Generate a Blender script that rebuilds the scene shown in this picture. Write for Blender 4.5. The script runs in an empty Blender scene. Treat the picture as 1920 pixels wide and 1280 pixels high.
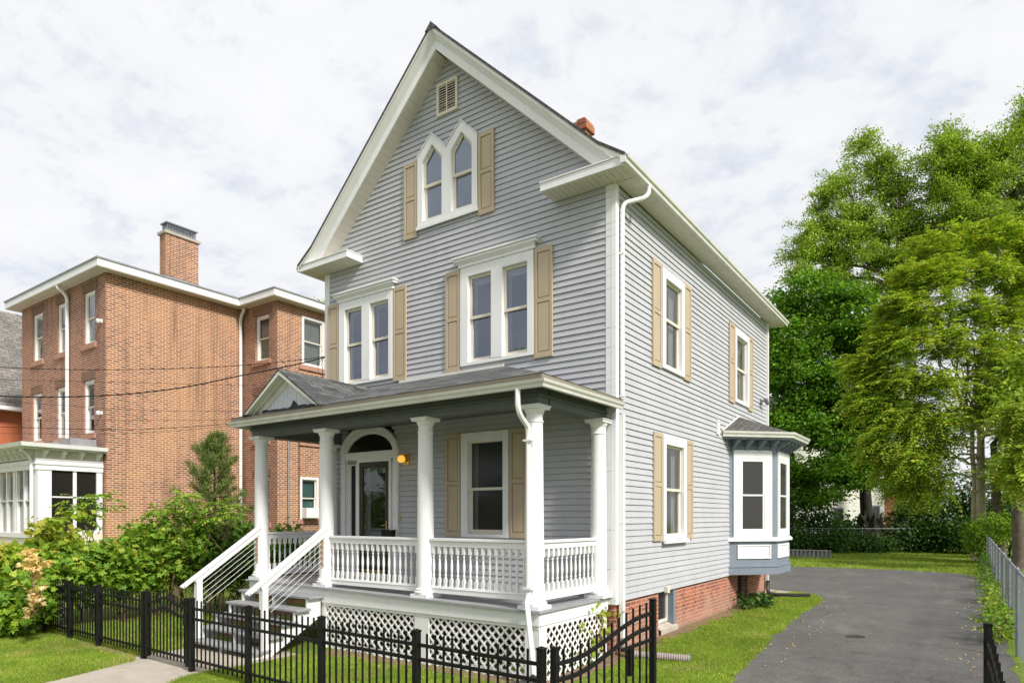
import bpy, math, random
import numpy as np
from mathutils import Vector, Matrix
random.seed(7); RNG = np.random.default_rng(11)
S = bpy.context.scene
COL = S.collection
R = math.radians

# ------------------------------------------------------------------ materials
def new_mat(name):
    m = bpy.data.materials.new(name); m.use_nodes = True
    nt = m.node_tree
    return m, nt, nt.nodes, nt.links, nt.nodes['Principled BSDF']

def noise(nt, scale, detail=4, rough=0.55, vec=None, dist=0.0):
    n = nt.nodes.new('ShaderNodeTexNoise'); n.inputs['Scale'].default_value = scale
    n.inputs['Detail'].default_value = detail; n.inputs['Roughness'].default_value = rough
    n.inputs['Distortion'].default_value = dist
    if vec is not None: nt.links.new(vec, n.inputs['Vector'])
    return n.outputs['Fac']

def ramp(nt, fac, stops):
    r = nt.nodes.new('ShaderNodeValToRGB'); el = r.color_ramp.elements
    while len(el) < len(stops): el.new(0.5)
    for e, (p, c) in zip(el, stops):
        e.position = p; e.color = (c[0], c[1], c[2], 1) if not isinstance(c, (int, float)) else (c, c, c, 1)
    nt.links.new(fac, r.inputs['Fac'])
    return r.outputs['Color']

def mix(nt, a, b, fac, mode='MIX'):
    m = nt.nodes.new('ShaderNodeMix'); m.data_type = 'RGBA'; m.blend_type = mode
    for sock, v in ((m.inputs[0], fac), (m.inputs[6], a), (m.inputs[7], b)):
        if isinstance(v, (int, float)): sock.default_value = v
        elif isinstance(v, (tuple, list)): sock.default_value = (v[0], v[1], v[2], 1)
        else: nt.links.new(v, sock)
    return m.outputs[2]

def math_n(nt, op, a, b=None, c=None):
    m = nt.nodes.new('ShaderNodeMath'); m.operation = op
    for i, v in enumerate((a, b, c)):
        if v is None: continue
        if isinstance(v, (int, float)): m.inputs[i].default_value = v
        else: nt.links.new(v, m.inputs[i])
    return m.outputs[0]

def pos_vec(nt, scale=(1, 1, 1)):
    g = nt.nodes.new('ShaderNodeNewGeometry')
    m = nt.nodes.new('ShaderNodeVectorMath'); m.operation = 'MULTIPLY'
    m.inputs[1].default_value = scale
    nt.links.new(g.outputs['Position'], m.inputs[0])
    return m.outputs[0]

def bump(nt, bsdf, h, strength, dist=0.01):
    b = nt.nodes.new('ShaderNodeBump'); b.inputs['Strength'].default_value = strength
    b.inputs['Distance'].default_value = dist
    nt.links.new(h, b.inputs['Height']); nt.links.new(b.outputs['Normal'], bsdf.inputs['Normal'])

def paint(name, col, rough=0.5, var=0.10, scale=3.0, grime=0.12, bscale=60, bstr=0.08, streak=False, metal=0.0, grimecol=(0.22, 0.20, 0.16)):
    m, nt, N, L, B = new_mat(name)
    v = pos_vec(nt)
    n1 = noise(nt, scale, 6, 0.6, v)
    dark = tuple(c * (1 - var) for c in col); lite = tuple(min(1, c * (1 + var)) for c in col)
    c = ramp(nt, n1, [(0.3, dark), (0.7, lite)])
    if grime > 0:
        sv = pos_vec(nt, (5, 5, 0.7)) if streak else pos_vec(nt, (1.7, 1.7, 1.7))
        g = noise(nt, 1.6, 8, 0.65, sv)
        gf = ramp(nt, g, [(0.48, 0.0), (0.78, grime)])
        c = mix(nt, c, grimecol, gf)
    L.new(c, B.inputs['Base Color'])
    B.inputs['Roughness'].default_value = rough; B.inputs['Metallic'].default_value = metal
    if max(col) < .1: B.inputs['Specular IOR Level'].default_value = 0.22
    if bstr: bump(nt, B, noise(nt, bscale, 3, 0.6, v), bstr, 0.004)
    return m

def wall_uv(nt):
    """(horizontal, z) coordinates of a vertical wall in metres, from world position"""
    g = nt.nodes.new('ShaderNodeNewGeometry')
    sp = nt.nodes.new('ShaderNodeSeparateXYZ'); nt.links.new(g.outputs['Position'], sp.inputs[0])
    sn = nt.nodes.new('ShaderNodeSeparateXYZ'); nt.links.new(g.outputs['True Normal'], sn.inputs[0])
    ax = math_n(nt, 'GREATER_THAN', math_n(nt, 'ABSOLUTE', sn.outputs[0]), 0.6)
    az = math_n(nt, 'GREATER_THAN', math_n(nt, 'ABSOLUTE', sn.outputs[2]), 0.7)
    d = math_n(nt, 'SUBTRACT', sp.outputs[1], sp.outputs[0])
    h = math_n(nt, 'MULTIPLY_ADD', d, ax, sp.outputs[0])
    dz = math_n(nt, 'SUBTRACT', sp.outputs[1], sp.outputs[2])
    z = math_n(nt, 'MULTIPLY_ADD', dz, az, sp.outputs[2])
    cb = nt.nodes.new('ShaderNodeCombineXYZ'); nt.links.new(h, cb.inputs[0]); nt.links.new(z, cb.inputs[1])
    return cb.outputs[0]

def brick(name, c1, c2, mortar, bw=0.215, bh=0.069, ms=0.012, stain=None, pale=None, hue=(0.47, 0.19, 0.06)):
    m, nt, N, L, B = new_mat(name)
    uv = wall_uv(nt)
    t = N.new('ShaderNodeTexBrick'); L.new(uv, t.inputs['Vector'])
    t.inputs['Scale'].default_value = 1.0; t.inputs['Mortar Size'].default_value = ms
    t.inputs['Brick Width'].default_value = bw; t.inputs['Row Height'].default_value = bh
    t.inputs['Mortar Smooth'].default_value = 0.15; t.inputs['Bias'].default_value = -0.1
    t.inputs['Color1'].default_value = (*c1, 1); t.inputs['Color2'].default_value = (*c2, 1)
    t.inputs['Mortar'].default_value = (*mortar, 1)
    w = N.new('ShaderNodeTexWhiteNoise'); w.noise_dimensions = '2D'
    sp = N.new('ShaderNodeSeparateXYZ'); L.new(uv, sp.inputs[0])
    row = math_n(nt, 'FLOOR', math_n(nt, 'DIVIDE', sp.outputs[1], bh))
    half = math_n(nt, 'MULTIPLY', math_n(nt, 'SUBTRACT', 1.0, math_n(nt, 'FLOORED_MODULO', row, 2.0)), bw * 0.5)
    colm = math_n(nt, 'FLOOR', math_n(nt, 'DIVIDE', math_n(nt, 'ADD', sp.outputs[0], half), bw))
    cb = N.new('ShaderNodeCombineXYZ'); L.new(row, cb.inputs[0]); L.new(colm, cb.inputs[1]); L.new(cb.outputs[0], w.inputs['Vector'])
    per = ramp(nt, w.outputs['Value'], [(0.0, tuple(c * 0.62 for c in c2)), (0.35, c2), (0.7, c1), (1.0, hue)])
    notm = math_n(nt, 'SUBTRACT', 1.0, t.outputs['Fac'])
    c = mix(nt, t.outputs['Color'], per, math_n(nt, 'MULTIPLY', notm, 0.75))
    big = noise(nt, 0.55, 6, 0.6, pos_vec(nt, (1, 1, 0.6)))
    if stain:
        c = mix(nt, c, stain, math_n(nt, 'MULTIPLY', ramp(nt, big, [(0.44, 0.0), (0.66, 0.75)]), notm))
    drip = noise(nt, 1.0, 6, 0.65, pos_vec(nt, (2.6, 2.6, 0.22)))
    c = mix(nt, c, (0.13, 0.07, 0.045), ramp(nt, drip, [(0.52, 0.0), (0.70, 0.6)]))
    if pale:
        g = N.new('ShaderNodeNewGeometry'); s2 = N.new('ShaderNodeSeparateXYZ'); L.new(g.outputs['Position'], s2.inputs[0])
        b2 = noise(nt, 1.1, 6, 0.65, pos_vec(nt))
        zf = math_n(nt, 'SUBTRACT', math_n(nt, 'MULTIPLY', b2, 1.9), math_n(nt, 'MULTIPLY', s2.outputs[2], pale[1]))
        c = mix(nt, c, pale[0], ramp(nt, zf, [(0.45, 0.0), (0.95, 0.6)]))
    fine = noise(nt, 45, 3, 0.6, pos_vec(nt))
    c = mix(nt, c, ramp(nt, fine, [(0.25, 0.55), (0.75, 1.35)]), 0.5, 'MULTIPLY')
    L.new(c, B.inputs['Base Color']); B.inputs['Roughness'].default_value = 0.9
    hgt = math_n(nt, 'ADD', notm, math_n(nt, 'MULTIPLY', fine, 0.35))
    bump(nt, B, hgt, 0.7, 0.008)
    return m

def shingle(name, c1, c2, bw=0.30, bh=0.14, axis='x', cx=0.0, k=1.06):
    m, nt, N, L, B = new_mat(name)
    g = N.new('ShaderNodeNewGeometry'); sp = N.new('ShaderNodeSeparateXYZ'); L.new(g.outputs['Position'], sp.inputs[0])
    cb = N.new('ShaderNodeCombineXYZ')
    L.new(sp.outputs[1] if axis == 'y' else sp.outputs[0], cb.inputs[0])
    other = sp.outputs[0] if axis == 'y' else sp.outputs[1]
    L.new(math_n(nt, 'MULTIPLY', math_n(nt, 'ABSOLUTE', math_n(nt, 'SUBTRACT', other, cx)), k), cb.inputs[1])
    t = N.new('ShaderNodeTexBrick'); L.new(cb.outputs[0], t.inputs['Vector'])
    t.inputs['Scale'].default_value = 1; t.inputs['Brick Width'].default_value = bw; t.inputs['Row Height'].default_value = bh
    t.inputs['Mortar Size'].default_value = 0.008; t.inputs['Color1'].default_value = (*c1, 1); t.inputs['Color2'].default_value = (*c2, 1)
    t.inputs['Mortar'].default_value = (c1[0] * .25, c1[1] * .25, c1[2] * .25, 1); t.inputs['Mortar Smooth'].default_value = 0.3
    n = noise(nt, 22, 5, 0.75, pos_vec(nt)); n2 = noise(nt, 1.5, 4, 0.6, pos_vec(nt))
    c = mix(nt, t.outputs['Color'], ramp(nt, n, [(0.3, 0.35), (0.7, 1.75)]), 0.8, 'MULTIPLY')
    c = mix(nt, c, ramp(nt, n2, [(0.3, 0.75), (0.7, 1.25)]), 0.8, 'MULTIPLY')
    L.new(c, B.inputs['Base Color']); B.inputs['Roughness'].default_value = 0.95
    bump(nt, B, math_n(nt, 'ADD', math_n(nt, 'SUBTRACT', 1.0, t.outputs['Fac']), math_n(nt, 'MULTIPLY', n, 0.6)), 0.8, 0.012)
    return m

def chipped(m, scale, amt, under):
    nt = m.node_tree; B = nt.nodes['Principled BSDF']; src = B.inputs['Base Color'].links[0].from_socket
    n = noise(nt, scale, 9, .72, pos_vec(nt, (1, 1, .55)))
    nt.links.new(mix(nt, src, under, ramp(nt, n, [(.66, 0.0), (.70, amt)])), B.inputs['Base Color'])

def leafmat(name, stops, trans=0.35, rough=0.5):
    m, nt, N, L, B = new_mat(name)
    g = N.new('ShaderNodeNewGeometry')
    c = ramp(nt, g.outputs['Random Per Island'], stops)
    n = noise(nt, 0.8, 3, 0.5, pos_vec(nt))
    c = mix(nt, c, ramp(nt, n, [(0.3, 0.72), (0.7, 1.28)]), 0.8, 'MULTIPLY')
    L.new(c, B.inputs['Base Color']); B.inputs['Roughness'].default_value = rough
    B.inputs['Specular IOR Level'].default_value = 0.3
    t = N.new('ShaderNodeBsdfTranslucent')
    L.new(mix(nt, c, (1.25, 1.2, 0.5), 1.0, 'MULTIPLY'), t.inputs['Color'])
    ms = N.new('ShaderNodeMixShader'); ms.inputs[0].default_value = trans
    L.new(B.outputs[0], ms.inputs[1]); L.new(t.outputs[0], ms.inputs[2])
    L.new(ms.outputs[0], N['Material Output'].inputs['Surface'])
    return m

def glass(name, base, refl, rough=0.02, tint=(1, 1, 1), wav=0.02, transp=0.0):
    """a window pane: what lies behind it, dimly, plus a mirror reflection of what stands opposite"""
    m, nt, N, L, B = new_mat(name)
    B.inputs['Base Color'].default_value = (*base, 1); B.inputs['Roughness'].default_value = 0.6
    B.inputs['Specular IOR Level'].default_value = 0.0
    back = B.outputs[0]
    if transp > 0:
        tr = N.new('ShaderNodeBsdfTransparent'); tr.inputs[0].default_value = (0.92, 0.95, 0.95, 1)
        mt = N.new('ShaderNodeMixShader'); mt.inputs[0].default_value = transp
        L.new(back, mt.inputs[1]); L.new(tr.outputs[0], mt.inputs[2]); back = mt.outputs[0]
    gl = N.new('ShaderNodeBsdfGlossy'); gl.inputs['Roughness'].default_value = rough; gl.inputs['Color'].default_value = (*tint, 1)
    g = N.new('ShaderNodeNewGeometry'); dt = N.new('ShaderNodeVectorMath'); dt.operation = 'DOT_PRODUCT'
    L.new(g.outputs['Incoming'], dt.inputs[0]); L.new(g.outputs['Normal'], dt.inputs[1])
    c1 = math_n(nt, 'SUBTRACT', 1.0, math_n(nt, 'ABSOLUTE', dt.outputs['Value']))
    f = math_n(nt, 'MULTIPLY_ADD', math_n(nt, 'POWER', c1, 4.0), 1.0-refl, refl)
    ms = N.new('ShaderNodeMixShader'); L.new(f, ms.inputs[0]); L.new(back, ms.inputs[1]); L.new(gl.outputs[0], ms.inputs[2])
    L.new(ms.outputs[0], N['Material Output'].inputs['Surface'])
    b = N.new('ShaderNodeBump'); b.inputs['Strength'].default_value = wav; b.inputs['Distance'].default_value = 0.05
    L.new(noise(nt, 2.2, 2, 0.5, pos_vec(nt)), b.inputs['Height']); L.new(b.outputs[0], gl.inputs['Normal'])
    return m

M = {}
M['siding'] = paint('blue_grey_vinyl', (0.45, 0.456, 0.484), 0.55, 0.06, 1.2, 0.16, 120, 0.05, streak=True)
M['paleblue'] = paint('pale_blue_old_paint', (0.60, 0.63, 0.70), 0.6, 0.08, 5, 0.3, 60, 0.15, streak=True)
M['white'] = paint('white_trim_paint', (0.80, 0.80, 0.80), 0.45, 0.03, 2.0, 0.12, 80, 0.05, streak=True)
M['oldwhite'] = paint('weathered_white_paint', (0.66, 0.65, 0.59), 0.6, 0.10, 5.0, 0.35, 60, 0.2)
chipped(M['white'], 6.0, .35, (.42, .40, .36))
M['cream'] = paint('cream_vinyl', (0.70, 0.64, 0.53), 0.5, 0.05, 2, 0.12, 80, 0.05)
M['soffit'] = paint('cream_soffit', (0.66, 0.62, 0.54), 0.6, 0.05, 2, 0.15, 60, 0.05)
M['tan'] = paint('tan_shutter', (0.455, 0.365, 0.25), 0.5, 0.04, 2, 0.08, 90, 0.05)
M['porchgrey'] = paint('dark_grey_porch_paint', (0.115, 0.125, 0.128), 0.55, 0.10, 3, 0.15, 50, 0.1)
M['baygrey'] = paint('slate_blue_paint', (0.19, 0.225, 0.27), 0.5, 0.08, 3, 0.12, 50, 0.08)
M['deck'] = paint('grey_deck_paint', (0.30, 0.305, 0.32), 0.5, 0.10, 4, 0.3, 40, 0.15, grimecol=(0.2, 0.17, 0.13))
M['gutter'] = paint('aluminium_gutter', (0.66, 0.65, 0.60), 0.35, 0.06, 2, 0.3, 60, 0.05, streak=False)
M['taupe'] = paint('taupe_drip_edge', (0.30, 0.26, 0.21), 0.4, 0.08, 2, 0.2, 60, 0.05)
M['brown'] = paint('dark_brown_door', (0.055, 0.042, 0.032), 0.4, 0.1, 3, 0.1, 60, 0.05)
M['brass'] = paint('brass', (0.62, 0.42, 0.12), 0.3, 0.1, 3, 0.0, 60, 0.0, metal=0.9)
M['rawwood'] = paint('raw_lumber', (0.36, 0.22, 0.12), 0.8, 0.25, 6, 0.3, 60, 0.3)
M['black'] = paint('black_powder_coat', (0.008, 0.008, 0.008), 0.5, 0.3, 8, 0.06, 120, 0.08, grimecol=(0.10, 0.09, 0.07))
M['galv'] = paint('galvanised_steel', (0.24, 0.26, 0.29), 0.5, 0.15, 6, 0.25, 60, 0.05, metal=0.4)
M['wire'] = paint('black_cable', (0.02, 0.02, 0.02), 0.6, 0.1, 3, 0, 60, 0)
M['concrete'] = paint('concrete', (0.42, 0.37, 0.31), 0.9, 0.12, 2.5, 0.35, 70, 0.35, grimecol=(0.25, 0.21, 0.16))
M['block'] = paint('grey_concrete_block', (0.40, 0.40, 0.39), 0.95, 0.15, 8, 0.3, 70, 0.5)
M['pipe'] = paint('mauve_grey_plastic', (0.30, 0.26, 0.235), 0.55, 0.15, 5, 0.3, 60, 0.05)
M['pipeblack'] = paint('black_plastic_pipe', (0.035, 0.034, 0.033), 0.5, 0.15, 5, 0.25, 60, 0.05)
M['stone'] = paint('brownstone', (0.20, 0.115, 0.075), 0.9, 0.12, 4, 0.2, 50, 0.3)
M['pinkstone'] = paint('pink_sandstone', (0.42, 0.22, 0.155), 0.9, 0.10, 4, 0.25, 50, 0.3)
M['lead'] = paint('grey_flashing', (0.24, 0.245, 0.25), 0.6, 0.15, 4, 0.3, 30, 0.2)
M['bark'] = paint('grey_brown_bark', (0.13, 0.105, 0.08), 0.95, 0.35, 6, 0.4, 22, 0.9, streak=True, grimecol=(0.04, 0.035, 0.03))
M['palebark'] = paint('pale_smooth_bark', (0.52, 0.45, 0.36), 0.9, 0.2, 5, 0.4, 25, 0.5, streak=True, grimecol=(0.12, 0.10, 0.08))
M['darkbark'] = paint('dark_bark', (0.036, 0.030, 0.025), 0.95, 0.3, 7, 0.4, 20, 0.9, streak=True, grimecol=(0.02, 0.02, 0.018))
M['twig'] = paint('brown_twig', (0.16, 0.10, 0.06), 0.9, 0.3, 8, 0.2, 40, 0.3)
M['number'] = paint('carved_shadow_grey', (0.30, 0.29, 0.26), 0.8, 0.1, 4, 0, 40, 0)
M['brick_big'] = brick('orange_brown_brick', (0.37, 0.125, 0.055), (0.22, 0.07, 0.036), (0.60, 0.47, 0.35), stain=(0.47, 0.19, 0.055))
M['brick_front'] = brick('brown_brick', (0.31, 0.10, 0.052), (0.19, 0.06, 0.035), (0.50, 0.38, 0.30), stain=(0.40, 0.14, 0.045), hue=(0.40, 0.16, 0.07))
M['brick_found'] = brick('red_foundation_brick', (0.44, 0.125, 0.062), (0.32, 0.085, 0.05), (0.50, 0.38, 0.30), bw=0.21, bh=0.072, ms=0.008, pale=((0.40, 0.27, 0.20), 1.0), hue=(0.52, 0.17, 0.07))
M['brick_chim'] = brick('orange_chimney_brick', (0.40, 0.12, 0.045), (0.26, 0.075, 0.035), (0.44, 0.30, 0.21), bw=0.205, bh=0.07, ms=0.007, hue=(0.50, 0.18, 0.05))
M['shingle'] = shingle('charcoal_shingles', (0.125, 0.128, 0.13), (0.042, 0.044, 0.047))
M['shingle_y'] = shingle('charcoal_main_shingles', (0.085, 0.088, 0.09), (0.055, 0.057, 0.06), axis='y', cx=-3.41, k=1.38)
M['shingle_ped'] = shingle('charcoal_pediment_shingles', (0.12, 0.123, 0.125), (0.042, 0.044, 0.047), axis='y', cx=-5.10, k=1.2)
M['shingle_bay'] = shingle('charcoal_bay_shingles', (0.11, 0.105, 0.10), (0.07, 0.068, 0.065), axis='y', cx=0.0, k=1.15)
M['shingle_grey'] = shingle('weathered_grey_shingles', (0.22, 0.20, 0.18), (0.13, 0.125, 0.12), 0.3, 0.16, 'y', -27.0, 1.7)
M['rust_wall'] = paint('rust_orange_wall', (0.46, 0.14, 0.06), 0.85, 0.12, 3, 0.15, 40, 0.2)
M['glass'] = glass('reflective_window_glass', (0.05, 0.058, 0.075), 0.20, tint=(0.82, 0.92, 1.08))
M['glass_dim'] = glass('screened_window_glass', (0.050, 0.049, 0.049), 0.02, 0.10)
M['glass_room'] = glass('window_glass_onto_room', (0.03, 0.035, 0.045), 0.17, tint=(0.82, 0.92, 1.08), transp=0.72)
M['glass_screen'] = glass('window_glass_behind_screen', (0.055, 0.055, 0.056), 0.02, 0.10, transp=0.6)
M['glass_dark'] = glass('dark_window_glass', (0.018, 0.016, 0.014), 0.03)
M['glass_clear'] = glass('clear_old_glass', (0.03, 0.03, 0.03), 0.05, transp=0.75)
M['curtain'] = paint('grey_white_curtain', (0.42, 0.43, 0.41), 0.9, 0.1, 6, 0.1, 40, 0.1)
M['drape'] = paint('pale_drape', (0.36, 0.35, 0.32), 0.9, 0.1, 6, 0.1, 40, 0.1)
M['curtain_teal'] = paint('teal_curtain', (0.16, 0.34, 0.34), 0.9, 0.12, 6, 0.1, 40, 0.1)
M['blackout'] = paint('dark_room', (0.02, 0.018, 0.017), 0.9, 0.2, 3, 0, 40, 0)
M['door_white'] = paint('white_inner_door', (0.55, 0.57, 0.57), 0.5, 0.05, 3, 0.1, 60, 0.02)
def lamp_mat():
    m, nt, N, L, B = new_mat('lit_amber_globe')
    B.inputs['Base Color'].default_value = (0.8, 0.5, 0.15, 1); B.inputs['Roughness'].default_value = 0.3
    B.inputs['Emission Color'].default_value = (1.0, 0.42, 0.05, 1); B.inputs['Emission Strength'].default_value = 0.95
    return m
M['lamp'] = lamp_mat()
# leaves
M['leaf_oak'] = leafmat('oak_leaves', [(0, (0.16, 0.27, 0.022)), (0.5, (0.28, 0.42, 0.036)), (1, (0.44, 0.57, 0.075))], 0.28)
M['leaf_maple'] = leafmat('dark_maple_leaves', [(0, (0.055, 0.15, 0.014)), (0.5, (0.12, 0.27, 0.022)), (1, (0.24, 0.42, 0.036))], 0.32)
M['leaf_ail'] = leafmat('yellow_green_compound_leaves', [(0, (0.16, 0.30, 0.03)), (0.45, (0.325, 0.475, 0.055)), (0.91, (0.54, 0.61, 0.085)), (1, (0.66, 0.46, 0.11))], 0.30)
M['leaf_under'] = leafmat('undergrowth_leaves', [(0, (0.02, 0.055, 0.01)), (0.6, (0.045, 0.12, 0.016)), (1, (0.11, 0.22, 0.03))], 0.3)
M['leaf_shrub'] = leafmat('sapling_leaves', [(0, (0.10, 0.21, 0.022)), (0.5, (0.19, 0.345, 0.034)), (0.85, (0.33, 0.47, 0.055)), (1, (0.46, 0.48, 0.07))], 0.35)
M['leaf_lime'] = leafmat('young_lime_leaves', [(0, (0.24, 0.37, 0.035)), (0.6, (0.38, 0.50, 0.055)), (1, (0.50, 0.42, 0.08))], 0.4)
M['leaf_vine'] = leafmat('vine_leaves', [(0, (0.05, 0.12, 0.018)), (0.6, (0.10, 0.21, 0.025)), (1, (0.20, 0.33, 0.04))], 0.3)
M['leaf_dead'] = leafmat('withered_leaves', [(0, (0.58, 0.38, 0.12)), (0.5, (0.78, 0.62, 0.28)), (1, (0.86, 0.76, 0.46))], 0.4)
M['leaf_pine'] = leafmat('pine_needles', [(0, (0.07, 0.13, 0.03)), (0.6, (0.15, 0.235, 0.05)), (1, (0.34, 0.35, 0.09))], 0.2)
def patchy(m):
    nt = m.node_tree; B = nt.nodes['Principled BSDF']; src = B.inputs['Base Color'].links[0].from_socket
    v = pos_vec(nt)
    c = mix(nt, src, (.13, .27, .02), ramp(nt, noise(nt, 2.3, 5, .6, v), [(.5, 0.0), (.66, .75)]))
    c = mix(nt, c, (.50, .44, .16), ramp(nt, noise(nt, 1.1, 6, .65, pos_vec(nt, (1, 1, 3))), [(.54, 0.0), (.72, .8)]))
    nt.links.new(c, B.inputs['Base Color'])
M['blade'] = leafmat('grass_blades', [(0, (0.15, 0.255, 0.018)), (0.5, (0.25, 0.37, 0.032)), (0.85, (0.36, 0.44, 0.06)), (1, (0.54, 0.48, 0.20))], 0.35, 0.6)
patchy(M['blade'])
# ------------------------------------------------------------------ mesh helpers
class Frame:
    """local wall frame: u along the wall, n outward, z up -> world"""
    def __init__(s, o, u, n):
        s.o, s.u, s.n = Vector((o[0], o[1], 0)), Vector((u[0], u[1], 0)), Vector((n[0], n[1], 0))
    def __call__(s, p):
        return s.o + s.u * p[0] + s.n * p[1] + Vector((0, 0, p[2]))
WORLD = lambda p: Vector(p)
FRONT = Frame((0, 0), (1, 0), (0, -1))
SIDE = Frame((0, 0), (0, 1), (1, 0))

class MB:
    def __init__(s, fr=WORLD): s.v, s.f, s.mi, s.fr, s.m = [], [], [], fr, 0
    def add(s, pts, faces):
        b = len(s.v); s.v += [s.fr(p) for p in pts]
        for f in faces: s.f.append([b + i for i in f]); s.mi.append(s.m)
        return s
    def box(s, x0, x1, y0, y1, z0, z1):
        P = [(x, y, z) for x in (x0, x1) for y in (y0, y1) for z in (z0, z1)]
        return s.add(P, [(0, 1, 3, 2), (4, 6, 7, 5), (0, 4, 5, 1), (2, 3, 7, 6), (0, 2, 6, 4), (1, 5, 7, 3)])
    def cbox(s, c, h): return s.box(c[0]-h[0], c[0]+h[0], c[1]-h[1], c[1]+h[1], c[2]-h[2], c[2]+h[2])
    def poly(s, pts): return s.add(pts, [tuple(range(len(pts)))])
    def prism(s, poly, off):
        """closed prism from polygon (3d pts) extruded by vector off"""
        n = len(poly); off = Vector(off)
        P = [Vector(p) for p in poly] + [Vector(p) + off for p in poly]
        return s.add(P, [tuple(range(n))[::-1], tuple(range(n, 2*n))] + [(i, (i+1) % n, n+(i+1) % n, n+i) for i in range(n)])
    def zprism(s, foot, z0, z1): return s.prism([(x, y, z0) for x, y in foot], (0, 0, z1-z0))
    def ring(s, outer, inner, off):
        """frame between two equal-length outlines (3d), extruded by off"""
        n = len(outer); off = Vector(off)
        P = [Vector(p) for p in outer] + [Vector(p) for p in inner]; P += [p + off for p in P]
        F = []
        for i in range(n):
            j = (i+1) % n
            F += [(i, j, n+j, n+i), (2*n+i, 3*n+i, 3*n+j, 2*n+j), (i, 2*n+i, 2*n+j, j), (n+i, n+j, 3*n+j, 3*n+i)]
        return s.add(P, F)
    def frame(s, u0, u1, z0, z1, w, n0, n1, wt=None, wb=None):
        wt = w if wt is None else wt; wb = w if wb is None else wb
        return s.ring([(u0, n0, z0), (u1, n0, z0), (u1, n0, z1), (u0, n0, z1)],
                      [(u0+w, n0, z0+wb), (u1-w, n0, z0+wb), (u1-w, n0, z1-wt), (u0+w, n0, z1-wt)], (0, n1-n0, 0))
    def tube(s, pts, r, n=8, cap=True):
        pts = [Vector(p) for p in pts]; rs = r if isinstance(r, (list, tuple)) else [r]*len(pts)
        P, F = [], []; prev = None
        for i, p in enumerate(pts):
            t = (pts[min(i+1, len(pts)-1)] - pts[max(i-1, 0)]).normalized()
            a = prev - t*prev.dot(t) if prev is not None else t.orthogonal()
            a = a.normalized() if a.length > 1e-6 else t.orthogonal().normalized()
            prev = a; b = t.cross(a)
            P += [p + (a*math.cos(q*2*math.pi/n) + b*math.sin(q*2*math.pi/n))*rs[i] for q in range(n)]
        for i in range(len(pts)-1):
            for q in range(n): F.append((i*n+q, i*n+(q+1) % n, (i+1)*n+(q+1) % n, (i+1)*n+q))
        if cap: F += [tuple(range(n))[::-1], tuple(range((len(pts)-1)*n, len(pts)*n))]
        return s.add(P, F)
    def bar(s, a, b, w, h):
        """square bar from a to b, w across (horizontal), h in the vertical plane"""
        a, b = Vector(a), Vector(b); t = (b-a).normalized(); x = t.cross(Vector((0, 0, 1)))
        x = x.normalized() if x.length > 1e-4 else Vector((1, 0, 0)); y = x.cross(t)
        P = [p + x*sx*w/2 + y*sy*h/2 for p in (a, b) for sx, sy in ((-1, -1), (1, -1), (1, 1), (-1, 1))]
        return s.add(P, [(3, 2, 1, 0), (4, 5, 6, 7)] + [(i, (i+1) % 4, 4+(i+1) % 4, 4+i) for i in range(4)])
    def lathe(s, prof, c=(0, 0, 0), n=20):
        P = [(c[0]+r*math.cos(q*2*math.pi/n), c[1]+r*math.sin(q*2*math.pi/n), c[2]+z) for r, z in prof for q in range(n)]
        F = [(i*n+q, i*n+(q+1) % n, (i+1)*n+(q+1) % n, (i+1)*n+q) for i in range(len(prof)-1) for q in range(n)]
        F += [tuple(range(n))[::-1], tuple(range((len(prof)-1)*n, len(prof)*n))]
        return s.add(P, F)
    def sweep(s, path, prof):
        """profile [(out, z)] swept along a horizontal polyline with mitred corners; out is to the right of travel"""
        path = [Vector((p[0], p[1], p[2])) for p in path]; k = len(prof); P, F = [], []
        for i, p in enumerate(path):
            d0 = (p - path[i-1]) if i else (path[1]-p); d1 = (path[i+1]-p) if i < len(path)-1 else d0
            d0 = Vector((d0.x, d0.y, 0)).normalized(); d1 = Vector((d1.x, d1.y, 0)).normalized()
            n0 = Vector((d0.y, -d0.x, 0)); n1 = Vector((d1.y, -d1.x, 0)); m = (n0+n1).normalized(); m /= max(0.3, m.dot(n0))
            P += [p + m*o + Vector((0, 0, z)) for o, z in prof]
        for i in range(len(path)-1):
            for q in range(k): F.append((i*k+q, (i+1)*k+q, (i+1)*k+(q+1) % k, i*k+(q+1) % k))
        F += [tuple(range(k)), tuple(range((len(path)-1)*k, len(path)*k))[::-1]]
        return s.add(P, F)
    def build(s, name, mats, parent=None, smooth=False, loc=None, bevel=0.0):
        me = bpy.data.meshes.new(name)
        L = Vector(loc) if loc is not None else Vector((0, 0, 0))
        me.from_pydata([tuple(p) for p in s.v], [], s.f); 
        mats = mats if isinstance(mats, (list, tuple)) else [mats]
        for m in mats: me.materials.append(m)
        me.polygons.foreach_set('material_index', s.mi)
        import bmesh
        bm = bmesh.new(); bm.from_mesh(me); bmesh.ops.recalc_face_normals(bm, faces=bm.faces)
        if bevel:
            bmesh.ops.bevel(bm, geom=[e for e in bm.edges if e.is_manifold and e.calc_face_angle(0) > 0.6], offset=bevel, segments=1, affect='EDGES', clamp_overlap=True)
        bm.to_mesh(me); bm.free()
        if smooth:
            me.polygons.foreach_set('use_smooth', [True]*len(me.polygons))
            me.set_sharp_from_angle(angle=R(38)) if hasattr(me, 'set_sharp_from_angle') else None
        return link(name, me, parent, L)

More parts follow.
